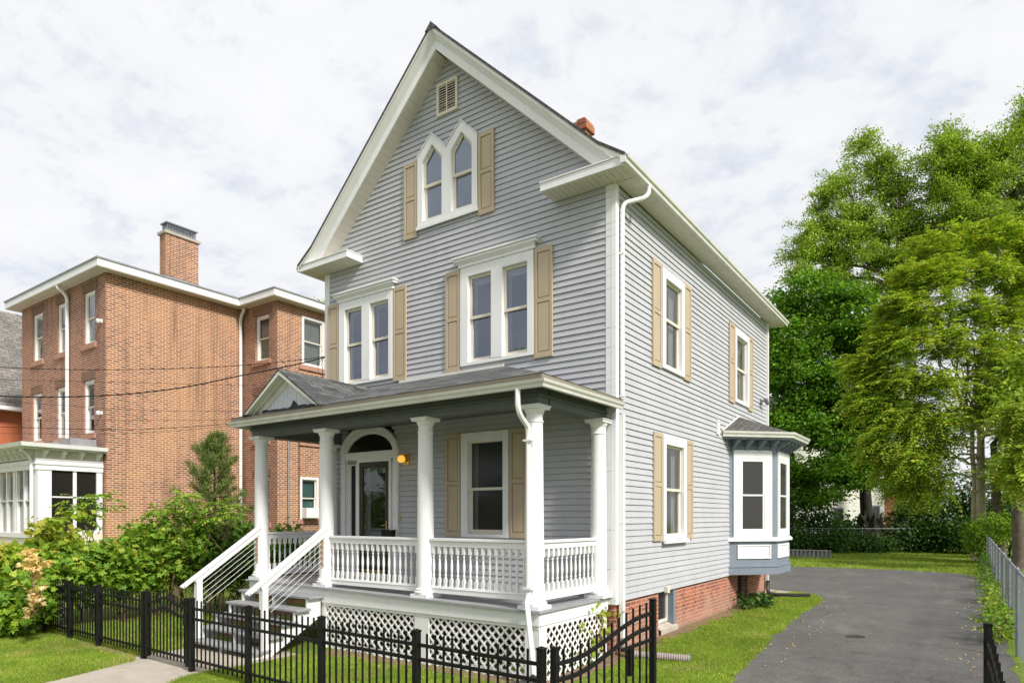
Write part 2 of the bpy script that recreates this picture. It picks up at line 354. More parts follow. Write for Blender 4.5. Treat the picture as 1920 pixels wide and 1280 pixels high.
def link(name, me, parent=None, loc=(0, 0, 0)):
    o = bpy.data.objects.new(name, me); COL.objects.link(o); o.location = loc
    if parent is not None: adopt(o, parent)
    return o
def world(o):
    return world(o.parent) @ o.matrix_parent_inverse @ o.matrix_basis if o.parent else o.matrix_basis.copy()
def adopt(o, parent):
    o.parent = parent
    o.matrix_parent_inverse = world(parent).inverted()
def tag(o, label, cat=None, group=None, kind=None):
    if label: o['label'] = label
    if cat: o['category'] = cat
    if group: o['group'] = group
    if kind: o['kind'] = kind
    return o
def thing(name, loc, label, cat, group=None, rz=0):
    o = bpy.data.objects.new(name, None); COL.objects.link(o); o.empty_display_size = 0.2
    o.location = loc; o.rotation_euler = (0, 0, rz)
    return tag(o, label, cat, group)
def copy_obj(o, parent, loc):
    c = o.copy(); COL.objects.link(c)
    c.location = loc; adopt(c, parent); return c
def copy_tree(o, parent=None):
    c = o.copy(); COL.objects.link(c)
    if parent is not None: c.parent = parent
    for ch in [x for x in o.children]: copy_tree(ch, c)
    return c
def sstep(a, b, x):
    t = min(1, max(0, (x-a)/(b-a))); return t*t*(3-2*t)
def gz(x, y):
    """ground height"""
    return -0.10 + 0.10*sstep(-2.5, 2.5, y)

def clip_rect(poly, u0, u1, z0, z1):
    for ax, lim, sg in ((0, u0, 1), (0, u1, -1), (1, z0, 1), (1, z1, -1)):
        out = []
        for i in range(len(poly)):
            a, b = poly[i], poly[(i+1) % len(poly)]; da, db = (a[ax]-lim)*sg, (b[ax]-lim)*sg
            if da >= 0: out.append(a)
            if (da >= 0) != (db >= 0):
                t = da/(da-db); out.append((a[0]+(b[0]-a[0])*t, a[1]+(b[1]-a[1])*t))
        poly = out
        if len(poly) < 3: return []
    return poly

EXPO = 0.1016
def siding(mb, z0, ncourse, ext, holes=(), lap=0.021):
    """lapped courses; ext(z)->(u0,u1) ; holes: functions (za,zb)->None or (u0,u1)"""
    seams = []
    for k in range(ncourse):
        za, zb = z0+k*EXPO, z0+(k+1)*EXPO
        a0, a1 = ext(za); b0, b1 = ext(zb)
        if a1-a0 < 0.02: continue
        if b1 < b0: b0 = b1 = (b0+b1)/2
        cuts = sorted([c for c in (h(za, zb) for h in holes) if c])
        segs = []; cur = None
        lo = [(a0, b0)]
        start = (a0, b0)
        for c in cuts:
            segs.append((start, (c[0], c[0]))); start = (c[1], c[1])
        segs.append((start, (a1, b1))); pieces = []
        for (p, q), (r, t) in segs:
            if r-p < 0.005: continue
            if k % 2 == 0 or not seams: seams[:] = [random.uniform(0, 3.6)+3.66*i+a0-3.6 for i in range(5)]
            cutx = [x for x in seams if p+.15 < x < min(r, t)-.15]
            if cutx:
                x = cutx[0]; pieces.append(((p, q), (x, x))); pieces.append(((x-.004, x-.004), (r, t)))
            else: pieces.append(((p, q), (r, t)))
        for i_, ((p, q), (r, t)) in enumerate(pieces):
            j = random.uniform(-0.0014, 0.0014)+(.0022 if i_ % 2 else 0)
            zc = zb-0.007; w = (zc-za)/(zb-za); tp, tq = r+(t-r)*w, p+(q-p)*w
            mb.add([(p, lap+j, za), (r, lap+j, za), (tp, 0.005, zc), (tq, 0.005, zc), (p, -0.014, za), (r, -0.014, za), (tp, -0.014, zc), (tq, -0.014, zc), (t, -0.014, zb), (q, -0.014, zb)],
                   [(0, 1, 2, 3), (4, 5, 1, 0), (3, 2, 6, 7), (7, 6, 8, 9)])
def hole(u0, u1, z0, z1):
    return lambda za, zb: (u0, u1) if (zb > z0+0.001 and za < z1-0.001) else None

def wall_holes(mb, u0, u1, z0, z1, holes, depth, back=None):
    """flat wall (n=0) with rectangular openings and reveals"""
    us = sorted({u0, u1, *[h[0] for h in holes], *[h[1] for h in holes]})
    zs = sorted({z0, z1, *[h[2] for h in holes], *[h[3] for h in holes]})
    for i in range(len(us)-1):
        for j in range(len(zs)-1):
            cu, cz = (us[i]+us[i+1])/2, (zs[j]+zs[j+1])/2
            if any(h[0] < cu < h[1] and h[2] < cz < h[3] for h in holes): continue
            mb.add([(us[i], 0, zs[j]), (us[i+1], 0, zs[j]), (us[i+1], 0, zs[j+1]), (us[i], 0, zs[j+1])], [(0, 1, 2, 3)])
    for a, b, c, d in holes:
        D = -depth
        mb.add([(a, 0, c), (a, D, c), (a, D, d), (a, 0, d)], [(0, 1, 2, 3)])
        mb.add([(b, 0, c), (b, D, c), (b, D, d), (b, 0, d)], [(0, 1, 2, 3)])
        mb.add([(a, 0, c), (b, 0, c), (b, D, c), (a, D, c)], [(0, 1, 2, 3)])
        mb.add([(a, 0, d), (b, 0, d), (b, D, d), (a, D, d)], [(0, 1, 2, 3)])

def sash_set(parent, fr, u0, u1, z0, z1, zm, g, nback, mat_s='cream', sw=0.045):
    """double-hung pair: upper sash forward, lower sash behind; panes tilted a hair so that each mirrors its own bit of street"""
    m = MB(fr)
    m.frame(u0, u1, zm-0.025, z1, sw, nback+0.035, nback+0.062, wb=0.05)
    m.frame(u0, u1, z0, zm+0.02, sw, nback+0.004, nback+0.031, wb=0.075, wt=0.04)
    m.build('sash', M[mat_s], parent)
    for (a, b, n) in ((zm+0.02, z1-sw+0.005, nback+0.046), (z0+0.07, zm-0.015, nback+0.015)):
        p = MB(fr); t1, t2 = random.uniform(-.006, .006), random.uniform(-.006, .006)
        p.add([(u0+sw-.01, n-t1-t2, a), (u1-sw+.01, n+t1-t2, a), (u1-sw+.01, n+t1+t2, b), (u0+sw-.01, n-t1+t2, b)], [(0, 1, 2, 3)])
        p.build('pane', M[g], parent)

def drapes(parent, fr, u0, u1, z0, z1, n, lw, rw, top):
    """gathered drapes at the sides and a short blind at the head, just inside the glass"""
    for a, b in ((u0, u0+(u1-u0)*lw), (u1-(u1-u0)*rw, u1)):
        if b-a < .02: continue
        m = MB(fr); k = 10; P = []
        for i in range(k+1):
            u = a+(b-a)*i/k; d = .012*math.sin(i*2.1); P += [(u+.01*math.sin(i), n+d, z0), (u, n+d, z1)]
        m.add(P, [(2*i, 2*i+2, 2*i+3, 2*i+1) for i in range(k)]); m.build('drape', M['drape'], parent, smooth=True)
    if top: MB(fr).box(u0, u1, n+.018, n+.024, z1-(z1-z0)*top, z1).build('blind', M['drape'], parent)

def window(parent, fr, u0, u1, z0, z1, lights, zm, g='glass', head=0.16, cornice=False, side=0.11, bottom=0.06, proud=0.055, depth=0.07, name='window', label=None, sill_out=0.0, dr=(.2, .2, .07)):
    """casing (the part) with sashes, panes, sill and cornice as sub-parts"""
    m = MB(fr)
    m.box(u0, lights[0][0], 0.0, proud, z0, z1)
    m.box(lights[-1][1], u1, 0.0, proud, z0, z1)
    m.box(lights[0][0], lights[-1][1], 0.0, proud, z1-head, z1)
    m.box(lights[0][0], lights[-1][1], 0.0, proud, z0, z0+bottom)
    for a, b in zip(lights, lights[1:]): m.box(a[1], b[0], 0.0, proud+0.004, z0+bottom, z1-head)
    for a, b in lights:   # jamb linings
        za, zb = z0+bottom, z1-head
        m.box(a-0.012, a, -depth, -0.001, za, zb); m.box(b, b+0.012, -depth, -0.001, za, zb)
        m.box(a, b, -depth, -0.001, zb, zb+0.012); m.box(a, b, -depth, -0.001, za-0.012, za)
    w = m.build(name, M['white'], parent, bevel=0.003)
    if label: w['label'] = label
    for a, b in lights:
        drapes(w, fr, a+.01, b-.01, z0+bottom, z1-head, -depth-.06, *dr)
        sash_set(w, fr, a+0.001, b-0.001, z0+bottom+0.001, z1-head-0.001, zm, g, -depth)
    if sill_out:
        MB(fr).box(u0-0.03, u1+0.03, proud+0.001, proud+sill_out, z0-0.035, z0+0.03).build('sill', M['white'], w, bevel=0.004)
    if cornice:
        c = MB(fr)
        c.box(u0-0.03, u1+0.03, 0.002, 0.075, z1+0.001, z1+0.10)
        c.box(u0-0.10, u1+0.10, 0.002, 0.13, z1+0.101, z1+0.145)
        c.prism([(u0-0.05, 0.076, z1+0.05), (u0-0.05, 0.125, z1+0.10), (u0-0.05, 0.076, z1+0.10)], (u1-u0+0.10, 0, 0))
        c.box(u0-0.12, u1+0.12, 0.002, 0.155, z1+0.146, z1+0.18)
        c.build('cornice', M['white'], w, bevel=0.004)
    return w

def shutter(parent, fr, u0, u1, z0, z1):
    m = MB(fr); n0, n1 = 0.018, 0.050; w = 0.055; zm = z0+(z1-z0)*0.52
    m.frame(u0, u1, z0, z1, w, n0, n1, wt=0.08, wb=0.09)
    m.box(u0+w, u1-w, n0, n1-0.001, zm-0.035, zm+0.035)
    for a, b in ((z0+0.09, zm-0.035), (zm+0.035, z1-0.08)):
        m.box(u0+w, u1-w, n0, n0+0.012, a, b)
        i = 0.022   # raised field
        m.add([(u0+w+.004, n0+.0125, a+.004), (u1-w-.004, n0+.0125, a+.004), (u1-w-.004, n0+.0125, b-.004), (u0+w+.004, n0+.0125, b-.004),
               (u0+w+i, n0+.026, a+i), (u1-w-i, n0+.026, a+i), (u1-w-i, n0+.026, b-i), (u0+w+i, n0+.026, b-i)],
              [(0, 1, 5, 4), (1, 2, 6, 5), (2, 3, 7, 6), (3, 0, 4, 7), (4, 5, 6, 7)])
    return m.build('shutter', M['tan'], parent, bevel=0.003)
# ------------------------------------------------------------------ the grey house
W0, D1 = -6.82, 9.09
ZB, ZS, XA = 0.777, 7.28, -3.41
HOUSE = thing('clapboard_house', (-3.4, 4.5, 0), 'grey-blue clapboard house with white columned porch and tan shutters', 'house')
def gable_ext(z):
    if z <= 7.42: return (W0, 0.0)
    w = (10.56 - z)/0.955
    return (max(W0, XA-w), min(0.0, XA+w))
def pk_hole(pk):
    def f(za, zb):
        if za < 8.86 or zb > 9.16: return None
        w = (9.13-(za+zb)/2)/0.62*0.30 + 0.05
        return (pk-w, pk+w) if w > 0.03 else None
    return f
def arch_hole(za, zb):
    if zb < 3.35 or za > 3.92: return None
    w = 0.78*math.sqrt(max(0.0, 1-((max(za, 3.4)-3.4)/0.72)**2)); return (-5.47-w, -5.47+w) if w > 0.05 else None
fw = MB(FRONT)
siding(fw, ZB, 97, gable_ext, [hole(-3.0, -1.56, 4.9, 6.45), hole(-6.23, -4.87, 4.9, 6.45), hole(-4.05, -2.75, 7.62, 8.86), pk_hole(-3.75), pk_hole(-3.05),
       hole(-2.93, -2.09, 1.80, 3.50), hole(-6.25, -4.70, 0.9, 3.35), arch_hole])
fw.build('wall', M['siding'], HOUSE)
sw = MB(SIDE)
siding(sw, ZB, 64, lambda z: (0.0, D1), [hole(1.93, 2.86, 1.76, 3.44), hole(1.92, 2.77, 4.87, 6.40), hole(6.22, 7.18, 4.87, 6.35)])
sw.build('wall', M['siding'], HOUSE)
lw = MB(Frame((W0, D1), (0, -1), (-1, 0))); siding(lw, ZB, 64, lambda z: (0.0, D1)); lw.build('wall', M['siding'], HOUSE)
bw = MB(Frame((0, D1), (-1, 0), (0, 1)))
siding(bw, ZB, 97, lambda z: (-gable_ext(z)[1], -gable_ext(z)[0])); bw.build('wall', M['siding'], HOUSE)
# dark rooms behind the openings so that no light leaks through
MB().box(W0+.25, -.25, .25, D1-.25, 0.9, 7.2).build('interior', M['blackout'], HOUSE)
# foundation
fo = MB(Frame((-.03, 0), (0, 1), (1, 0))); wall_holes(fo, 0.03, D1, -0.35, ZB-0.001, [(1.78, 2.60, 0.10, 0.7755), (6.5, 7.42, 0.02, 0.7755)], 0.15)
fo.fr = Frame((0, .03), (1, 0), (0, -1)); fo.add([(W0, 0, -.35), (-.03, 0, -.35), (-.03, 0, ZB-.001), (W0, 0, ZB-.001)], [(0, 1, 2, 3)])
fo.fr = WORLD; fo.box(W0+.03, -.5, D1-.3, D1-.03, -.35, ZB-.001)
FOUND = fo.build('foundation', M['brick_found'], HOUSE)
bwn = MB(Frame((-.03, 0), (0, 1), (1, 0)))
bwn.frame(1.785, 2.46, 0.17, 0.77, 0.05, -0.145, -0.10)
bwd = bwn.build('basement_window', M['oldwhite'], HOUSE)
MB(Frame((-.03, 0), (0, 1), (1, 0))).box(1.82, 2.42, -.135, -.13, .21, .73).build('pane', M['glass_dark'], bwd)
j = MB(Frame((-.03, 0), (0, 1), (1, 0))); j.box(2.465, 2.597, -.145, .012, 0.12, .772); j.build('jamb', M['baygrey'], bwd)
j = MB(Frame((-.03, 0), (0, 1), (1, 0))); j.add([(1.78, .05, .085), (2.62, .05, .085), (2.62, -.145, .165), (1.78, -.145, .165), (1.78, .05, -.12), (2.62, .05, -.12)], [(0, 1, 2, 3), (4, 5, 1, 0)]); j.build('ledge', M['concrete'], bwd)
j = MB(Frame((-.03, 0), (0, 1), (1, 0))); j.frame(6.52, 7.40, .03, .77, .05, -.145, -.10)
b2 = j.build('basement_window', M['baygrey'], HOUSE); MB(Frame((-.03, 0), (0, 1), (1, 0))).box(6.56, 7.36, -.13, -.125, .06, .74).build('pane', M['glass_dark'], b2)
MB(SIDE).box(1.93, 2.03, 0.017, 0.09, 0.74, 0.86).build('vent_box', M['cream'], HOUSE, bevel=.006)
u = MB(SIDE); u.frame(4.84, 4.99, 3.88, 4.20, 0.03, 0.016, 0.05); u.box(4.87, 4.96, .016, .03, 3.91, 4.17); u.build('outlet_box', M['white'], HOUSE)
fl = MB(SIDE); fl.box(8.38, 8.50, 0.017, 0.05, 5.02, 5.16)
fl.tube([(8.44, .05, 5.10), (8.44, .13, 5.13), (8.50, .19, 5.10)], .018); fl.lathe([(.03, 0), (.055, .04), (.06, .09), (.02, .10)], (8.50, .17, 5.00)); fl.lathe([(.03, 0), (.055, .04), (.06, .09), (.02, .10)], (8.36, .17, 5.05))
fl.build('flood_light', M['galv'], HOUSE)
# corner boards
c = MB(); c.box(-0.152, 0.022, -.022, 0.0, .74, ZS-.01); c.box(0.0, .022, 0.0, .085, .74, ZS-.01); c.box(-.06, -.022, -.0245, -.0221, .745, ZS-.012)
c.build('corner_board', M['white'], HOUSE, bevel=.003)
c = MB(); c.box(W0-.022, W0+.13, -.022, 0, .74, ZS-.01); c.box(W0-.022, W0, 0, .1, .74, ZS-.01); c.build('corner_board', M['white'], HOUSE, bevel=.003)
c = MB(); c.box(0, .022, D1-.10, D1+.02, .74, ZS-.01); c.build('corner_board', M['white'], HOUSE, bevel=.003)
# roof slab with bell-cast eaves, extruded front to back
YF, YR = -.46, 9.62
prof = [(-7.20, 7.44), (-6.75, 7.75), (XA, 10.945), (-.07, 7.75), (.38, 7.44)]
rp = [(x, z) for x, z in prof] + [(x, z-.055) for x, z in prof[::-1]]
r = MB(); r.prism([(x, YF, z) for x, z in rp], (0, YR-YF, 0))
for k in range(34):     # ridge cap shingles
    y = YF+k*.30; r.add([(XA-.14, y-.012, 10.83), (XA, y-.012, 10.972), (XA+.14, y-.012, 10.83), (XA-.14, y+.30, 10.82), (XA, y+.30, 10.958), (XA+.14, y+.30, 10.82)], [(0, 1, 4, 3), (1, 2, 5, 4), (0, 1, 2)])
ROOF = r.build('roof', M['shingle_y'], HOUSE)
def lower(o, lo=7.41):
    """straight gable line lowered by o, cut off at height lo"""
    w = (10.945-o-lo)/.957; return [(XA-w, lo), (XA, 10.945-o), (XA+w, lo)]
def rake(name, o0, y0, o1, y1, t, mat, lo=7.415):
    a, b = lower(o0, lo), lower(o1, lo); m = MB()
    for i, j in ((0, 1), (1, 2)):
        m.add([(a[i][0], y0, a[i][1]), (a[j][0], y0, a[j][1]), (b[j][0], y1, b[j][1]), (b[i][0], y1, b[i][1]),
               (a[i][0], y0+t, a[i][1]), (a[j][0], y0+t, a[j][1]), (b[j][0], y1+t, b[j][1]), (b[i][0], y1+t, b[i][1])],
              [(0, 1, 2, 3), (7, 6, 5, 4), (0, 4, 5, 1), (3, 2, 6, 7), (0, 3, 7, 4), (1, 5, 6, 2)])
    return m.build(name, mat, HOUSE)
# drip trim following the bell-cast, white filler below it
d = MB(); top = [(x, z-.056) for x, z in prof]; bot = [(x, z-.115) for x, z in prof]
d.prism([(x, -.452, z) for x, z in top + bot[::-1]], (0, .05, 0)); d.build('drip_edge', M['gutter'], HOUSE)
for sgn in (-1, 1):
    fx = lambda x: XA+sgn*x
    w = (10.945-.12-7.415)/.957
    m = MB(); m.prism([(fx(2.9), -.446, 10.945-.956*2.9-.10), (fx(3.34), -.446, 7.75-.112), (fx(3.77), -.446, 7.44-.10), (fx(3.73), -.446, 7.415), (fx(w), -.446, 7.415)], (0, .03, 0)); m.build('bargeboard', M['white'], HOUSE)
rake('crown_moulding', .10, -.452, .225, -.335, .02, M['white'])
rake('bargeboard', .226, -.336, .395, -.334, .03, M['white'])
# rake soffit of separate planks
for sgn in (-1, 1):
    m = MB(); L = 4.7; s0 = 0.02
    dx, dz = sgn*.7225, -.6914
    while s0 < 4.55:
        s1 = s0+.148
        P = []
        for s_ in (s0, s1):
            x, z = XA+dx*s_, 10.945-.385+dz*s_
            for y in (-.31, -.004):
                P += [(x, y, z), (x, y, z-.012)]
        if P[4][2] > 7.3: m.add(P, [(0, 2, 6, 4), (1, 5, 7, 3), (0, 1, 3, 2), (4, 6, 7, 5), (0, 4, 5, 1), (2, 3, 7, 6)])
        s0 += .154
    m.build('soffit', M['soffit'], HOUSE)
    m = MB(); m.prism([(XA, -.305, 10.945-.37), (XA+dx*4.6, -.305, 10.945-.37+dz*4.6), (XA+dx*4.6, -.305, 10.945-.375+dz*4.6), (XA, -.305, 10.945-.375)], (0, .30, 0)); m.build('soffit', M['blackout'], HOUSE)
# eave returns and side eaves
for a, b in ((-7.14, -5.67), (-1.11, .345)):
    m = MB(); m.box(a, b, -.43, -.018, 7.285, 7.41); m.box(a-.012, b+.012, -.445, -.018, 7.411, 7.432)
    er = m.build('eave_return', M['white'], HOUSE, bevel=.003)
    s_ = MB(); x = a+.02
    while x < b-.05: s_.box(x, min(x+.092, b-.02), -.40, -.02, 7.272, 7.284); x += .098
    s_.build('soffit', M['soffit'], er)
for xa, xb, fx0, fx1 in ((.0, .345, .325, .345), (W0-.34, W0, W0-.34, W0-.32)):
    m = MB(); m.box(fx0, fx1, -.02, 9.60, 7.286, 7.40); fa = m.build('fascia', M['white'], HOUSE)
    s_ = MB(); y = .0
    while y < 9.58: s_.box(xa+.024 if xa == 0 else xa+.02, xb-.02, y, min(y+.15, 9.6), 7.273, 7.285); y += .155
    s_.build('soffit', M['soffit'], fa)
GP = [(0, .10), (0, -.005), (.05, -.005), (.058, .035), (.085, .06), (.095, .10), (.085, .10), (.078, .066), (.05, .045), (.042, .006), (.01, .006), (.01, .10)]
g = MB(); g.sweep([(.346, 9.75, 7.30), (.346, -.455, 7.30)][::-1], GP); GUT = g.build('gutter', M['gutter'], HOUSE)
g = MB(); g.sweep([(W0-.341, -.455, 7.30), (W0-.341, 9.75, 7.30)][::-1], GP); g.build('gutter', M['gutter'], HOUSE)
g = MB(); g.box(.30, .392, -.458, -.452, 7.30, 7.405); g.build('drip_edge', M['white'], HOUSE)
# gable vent
v = MB(FRONT); v.frame(-3.635, -3.14, 9.53, 10.125, .045, .012, .055)
k = 9.585
while k < 10.06: v.add([(-3.59, .05, k), (-3.185, .05, k), (-3.185, .016, k+.04), (-3.59, .016, k+.04), (-3.59, .05, k-.006), (-3.185, .05, k-.006)], [(0, 1, 2, 3), (4, 5, 1, 0)]); k += .046
v.box(-3.40, -3.375, .051, .056, 9.57, 10.08)
gv = v.build('gable_vent', M['cream'], HOUSE); MB(FRONT).box(-3.6, -3.17, .0161, .0165, 9.56, 10.09).build('backing', M['blackout'], gv)
# pointed twin window in the gable
def pointed(pk, xo, xi):
    """outer / inner outline of one half (xo: outer edge x, xi: middle x)"""
    a, b = min(xo, xi), max(xo, xi)
    za, zb = (8.90, 8.925)
    out = [(a, 7.575), (b, 7.575), (b, 8.92), (pk, 9.275), (a, 8.92)]
    ga, gb = pk-.245, pk+.245
    inn = [(ga, 7.69), (gb, 7.69), (gb, 8.80), (pk, 9.075), (ga, 8.80)]
    return out, inn
tw = MB(FRONT)
for pk, xo in ((-3.755, -4.12), (-3.045, -2.68)):
    o_, i_ = pointed(pk, xo, -3.40)
    tw.ring([(x, .055, z) for x, z in o_], [(x, .055, z) for x, z in i_], (0, -.12, 0))
tw.box(-4.14, -2.66, .0561, .075, 7.54, 7.60)
for pk in (-3.755, -3.045):     # drip caps on the points
    for sgn in (-1, 1):
        tw.prism([(pk, .04, 9.276), (pk+sgn*.375, .04, 8.915), (pk+sgn*.375, .04, 8.935), (pk, .04, 9.296)], (0, .035, 0))
TW = tw.build('window', M['white'], HOUSE); TW['label'] = 'white pointed twin window high in the gable'
for pk in (-3.755, -3.045):
    ga, gb = pk-.244, pk+.244; zm = 8.36
    s_ = MB(FRONT)
    s_.ring([(x, -.005, z) for x, z in ((ga, zm-.03), (gb, zm-.03), (gb, 8.80), (pk, 9.074), (ga, 8.80))],
            [(x, -.005, z) for x, z in ((ga+.045, zm+.02), (gb-.045, zm+.02), (gb-.045, 8.775), (pk, 9.018), (ga+.045, 8.775))], (0, -.03, 0))
    s_.frame(ga, gb, 7.691, zm+.02, .05, -.036, -.064, wb=.07)
    s_.build('sash', M['cream'], TW)
    for n_, pts in ((-.02, ((ga+.03, zm+.01), (gb-.03, zm+.01), (gb-.03, 8.78), (pk, 9.03), (ga+.03, 8.78))), (-.05, ((ga+.04, 7.75), (gb-.04, 7.75), (gb-.04, zm-.01), (ga+.04, zm-.01)))):
        t = random.uniform(-.004, .004); MB(FRONT).poly([(x, n_+t*(z-8), z) for x, z in pts]).build('pane', M['glass'], TW)
shutter(HOUSE, FRONT, -4.49, -4.145, 7.44, 8.895); shutter(HOUSE, FRONT, -2.66, -2.315, 7.45, 8.905)
# first-floor (upper) twin windows
window(HOUSE, FRONT, -3.07, -1.485, 4.82, 6.59, [(-2.89, -2.37), (-2.13, -1.61)], 5.68, 'glass_room', .17, True, dr=(.16, .1, .09), label='right-hand white twin window over the porch roof')
window(HOUSE, FRONT, -6.355, -4.79, 4.82, 6.57, [(-6.18, -5.66), (-5.42, -4.90)], 5.67, 'glass_room', .17, True, dr=(.14, .05, .05), label='left-hand white twin window over the porch roof')
for a, b in ((-3.43, -3.085), (-1.47, -1.115), (-6.72, -6.37), (-4.775, -4.425)): shutter(HOUSE, FRONT, a, b, 4.75, 6.585)
# porch window
window(HOUSE, FRONT, -3.055, -2.0, 1.74, 3.61, [(-2.90, -2.12)], 2.60, 'glass_screen', .14, dr=(.14, .0, .03))
for a, b in ((-3.43, -3.075), (-1.985, -1.63)): shutter(HOUSE, FRONT, a, b, 1.74, 3.62)
# side windows
window(HOUSE, SIDE, 1.83, 2.965, 1.66, 3.575, [(1.955, 2.83)], 2.60, 'glass_screen', .17, sill_out=.05, dr=(.0, .24, .0))
for a, b in ((1.42, 1.80), (2.985, 3.34)): shutter(HOUSE, SIDE, a, b, 1.68, 3.58)
window(HOUSE, SIDE, 1.79, 2.86, 4.75, 6.53, [(1.94, 2.74)], 5.68, 'glass_screen', .16, dr=(.1, .3, .0))
for a, b in ((1.38, 1.76), (2.885, 3.245)): shutter(HOUSE, SIDE, a, b, 4.72, 6.565)
window(HOUSE, SIDE, 6.14, 7.26, 4.77, 6.48, [(6.25, 7.14)], 5.60, 'glass_screen', .15, dr=(.1, .35, .1))
for a, b in ((5.72, 6.11), (7.27, 7.62)): shutter(HOUSE, SIDE, a, b, 4.71, 6.525)
# chimney on the far slope
ch = MB(); ch.box(-1.61, -1.36, 1.53, 1.78, 8.6, 9.32); CH = ch.build('chimney', M['brick_chim'], HOUSE)
cc = MB(); cc.box(-1.65, -1.32, 1.49, 1.82, 9.321, 9.45); cc.box(-1.64, -1.33, 1.50, 1.81, 9.4501, 9.49); cc.box(-1.57, -1.40, 1.57, 1.74, 9.4901, 9.57); cc.build('chimney_cap', M['brick_chim'], CH)
# upper downspout
def spout(name, pts, w=.06, d=.045, mat='white', par=HOUSE):
    m = MB(); m.tube(pts, [w*.62]*len(pts), 8); return m.build(name, M[mat], par, smooth=True)
def arc(a, b, c, k=6):
    a, b, c = Vector(a), Vector(b), Vector(c); return [((1-t)**2*a+2*t*(1-t)*b+t*t*c)[:] for t in [i/k for i in range(k+1)]]
pts = [(.375, .42, 7.30)] + arc((.375, .42, 7.22), (.375, .40, 7.13), (.30, .34, 7.09)) + arc((.12, .18, 7.02), (.062, .125, 6.99), (.062, .125, 6.86)) + [(.062, .125, 3.98)]
ds = MB(); ds.tube(pts, .036, 10); ds.box(.027, .097, .09, .16, 3.975, 4.0)
ds.box(.025, .095, .088, .158, .14, 3.70)
for z in (6.2, 2.0): ds.box(.02, .10, .083, .163, z, z+.03)
ds.build('downspout', M['white'], HOUSE, smooth=True)
ds = MB(); ds.tube([(W0-.38, .42, 7.30)] + arc((W0-.38, .42, 7.2), (W0-.38, .4, 7.08), (W0-.3, .3, 7.06)) + arc((W0-.15, .2, 7.05), (W0-.07, .14, 7.05), (W0-.065, .12, 6.9)) + [(W0-.065, .12, 0.2)], .036, 10)
ds.build('downspout', M['gutter'], HOUSE, smooth=True)
ds = MB(); ds.box(.01, .075, 8.98, 9.05, .10, 7.2); ds.build('downspout', M['white'], HOUSE)

# ---------------------------------------------------------------- bay window
BY0, BT, BY1 = 5.77, .83, 7.90
foot = [(0.004, BY0), (BT, BY0+BT), (BT, BY1), (0.004, BY1+BT)]
def offs(d):
    k = d*math.tan(R(22.5))
    return [(0.004, BY0-d*1.4142), (BT+d, BY0+BT-k), (BT+d, BY1+k), (0.004, BY1+BT+d*1.4142)]
b = MB(); b.zprism(foot, .80, 3.84); BAY = b.build('bay_window', M['baygrey'], HOUSE)
m = MB(); m.zprism(offs(.035), .785, .955); m.zprism(offs(.05), .956, .975); m.zprism(offs(.025), .975, 1.00); m.build('moulding', M['baygrey'], BAY, bevel=.004)
m = MB(); m.zprism(offs(.075), 1.545, 1.61); m.zprism(offs(.05), 1.61, 1.635); m.build('sill', M['white'], BAY, bevel=.006)
q = math.sqrt(.5)
F1 = Frame((0, BY0), (q, q), (q, -q)); F2 = Frame((BT, BY0+BT), (0, 1), (1, 0)); F3 = Frame((BT, BY1), (-q, q), (q, q))
for fr, ua, ub in ((F1, .11, 1.06), (F2, .10, BY1-BY0-BT-.10), (F3, .11, 1.06)):
    wn = MB(fr)
    wn.frame(ua, ub, 1.64, 3.62, .15, .001, .035, wt=.18, wb=.10)
    wn.frame(ua+.15, ub-.15, 1.74, 3.44, .04, .001, .028)
    cas = wn.build('casing', M['white'], BAY, bevel=.003)
    s_ = MB(fr); a, b_ = ua+.19, ub-.19
    s_.frame(a, b_, 2.58, 3.40, .035, .001, .022); s_.frame(a, b_, 1.78, 2.61, .035, .001, .016, wb=.05)
    s_.build('sash', M['white'], BAY)
    MB(fr).add([(a+.02, .006, 1.80), (b_-.02, .006, 1.80), (b_-.02, .007, 3.38), (a+.02, .007, 3.38)], [(0, 1, 2, 3)]).build('pane', M['glass_dim'], BAY)
    p = MB(fr); p.frame(ua+.10 if fr is not F2 else ua, ub-.02 if fr is not F2 else ub, 1.15, 1.47, .035, .001, .03); p.box(ua+.13, ub-.05, .001, .012, 1.18, 1.44); p.build('panel', M['white'], BAY, bevel=.004)
MB().zprism(offs(.03), 3.66, 3.70).build('frieze_band', M['baygrey'], BAY, bevel=.004)
for fr, us in ((F1, (.10, .42, .74, 1.06)), (F2, (.08, .45, .82, 1.18)), (F3, (.1, .42, .74, 1.06))):
    for uu in us:
        k = MB(fr); k.prism([(uu-.035, .031, 3.83), (uu-.035, .29, 3.83), (uu-.035, .28, 3.77), (uu-.035, .20, 3.755), (uu-.035, .15, 3.70), (uu-.035, .08, 3.69), (uu-.035, .031, 3.60)], (.07, 0, 0)); k.build('bracket', M['baygrey'], BAY)
m = MB(); m.zprism(offs(.36), 3.841, 3.87); m.build('soffit', M['baygrey'], BAY)
e = offs(.36); g = MB(); g.sweep([(x, y, 3.88) for x, y in e], [(0, .115), (0, -.006), (.05, -.006), (.06, .04), (.085, .07), (.095, .115)]); g.build('gutter', M['gutter'], BAY)
e2 = offs(.40); rp = MB(); A = (.004, 6.50, 4.46); Bp = (.004, 7.95, 4.46)
z = 3.985
E_ = [(x, y, z) for x, y in e2]
rp.add(E_ + [A, Bp], [(0, 1, 4), (1, 2, 5, 4), (2, 3, 5)]); rp.add([(x, y, 3.975) for x, y in e2], [(0, 1, 2, 3)])
rp.build('bay_roof', M['shingle_bay'], BAY)
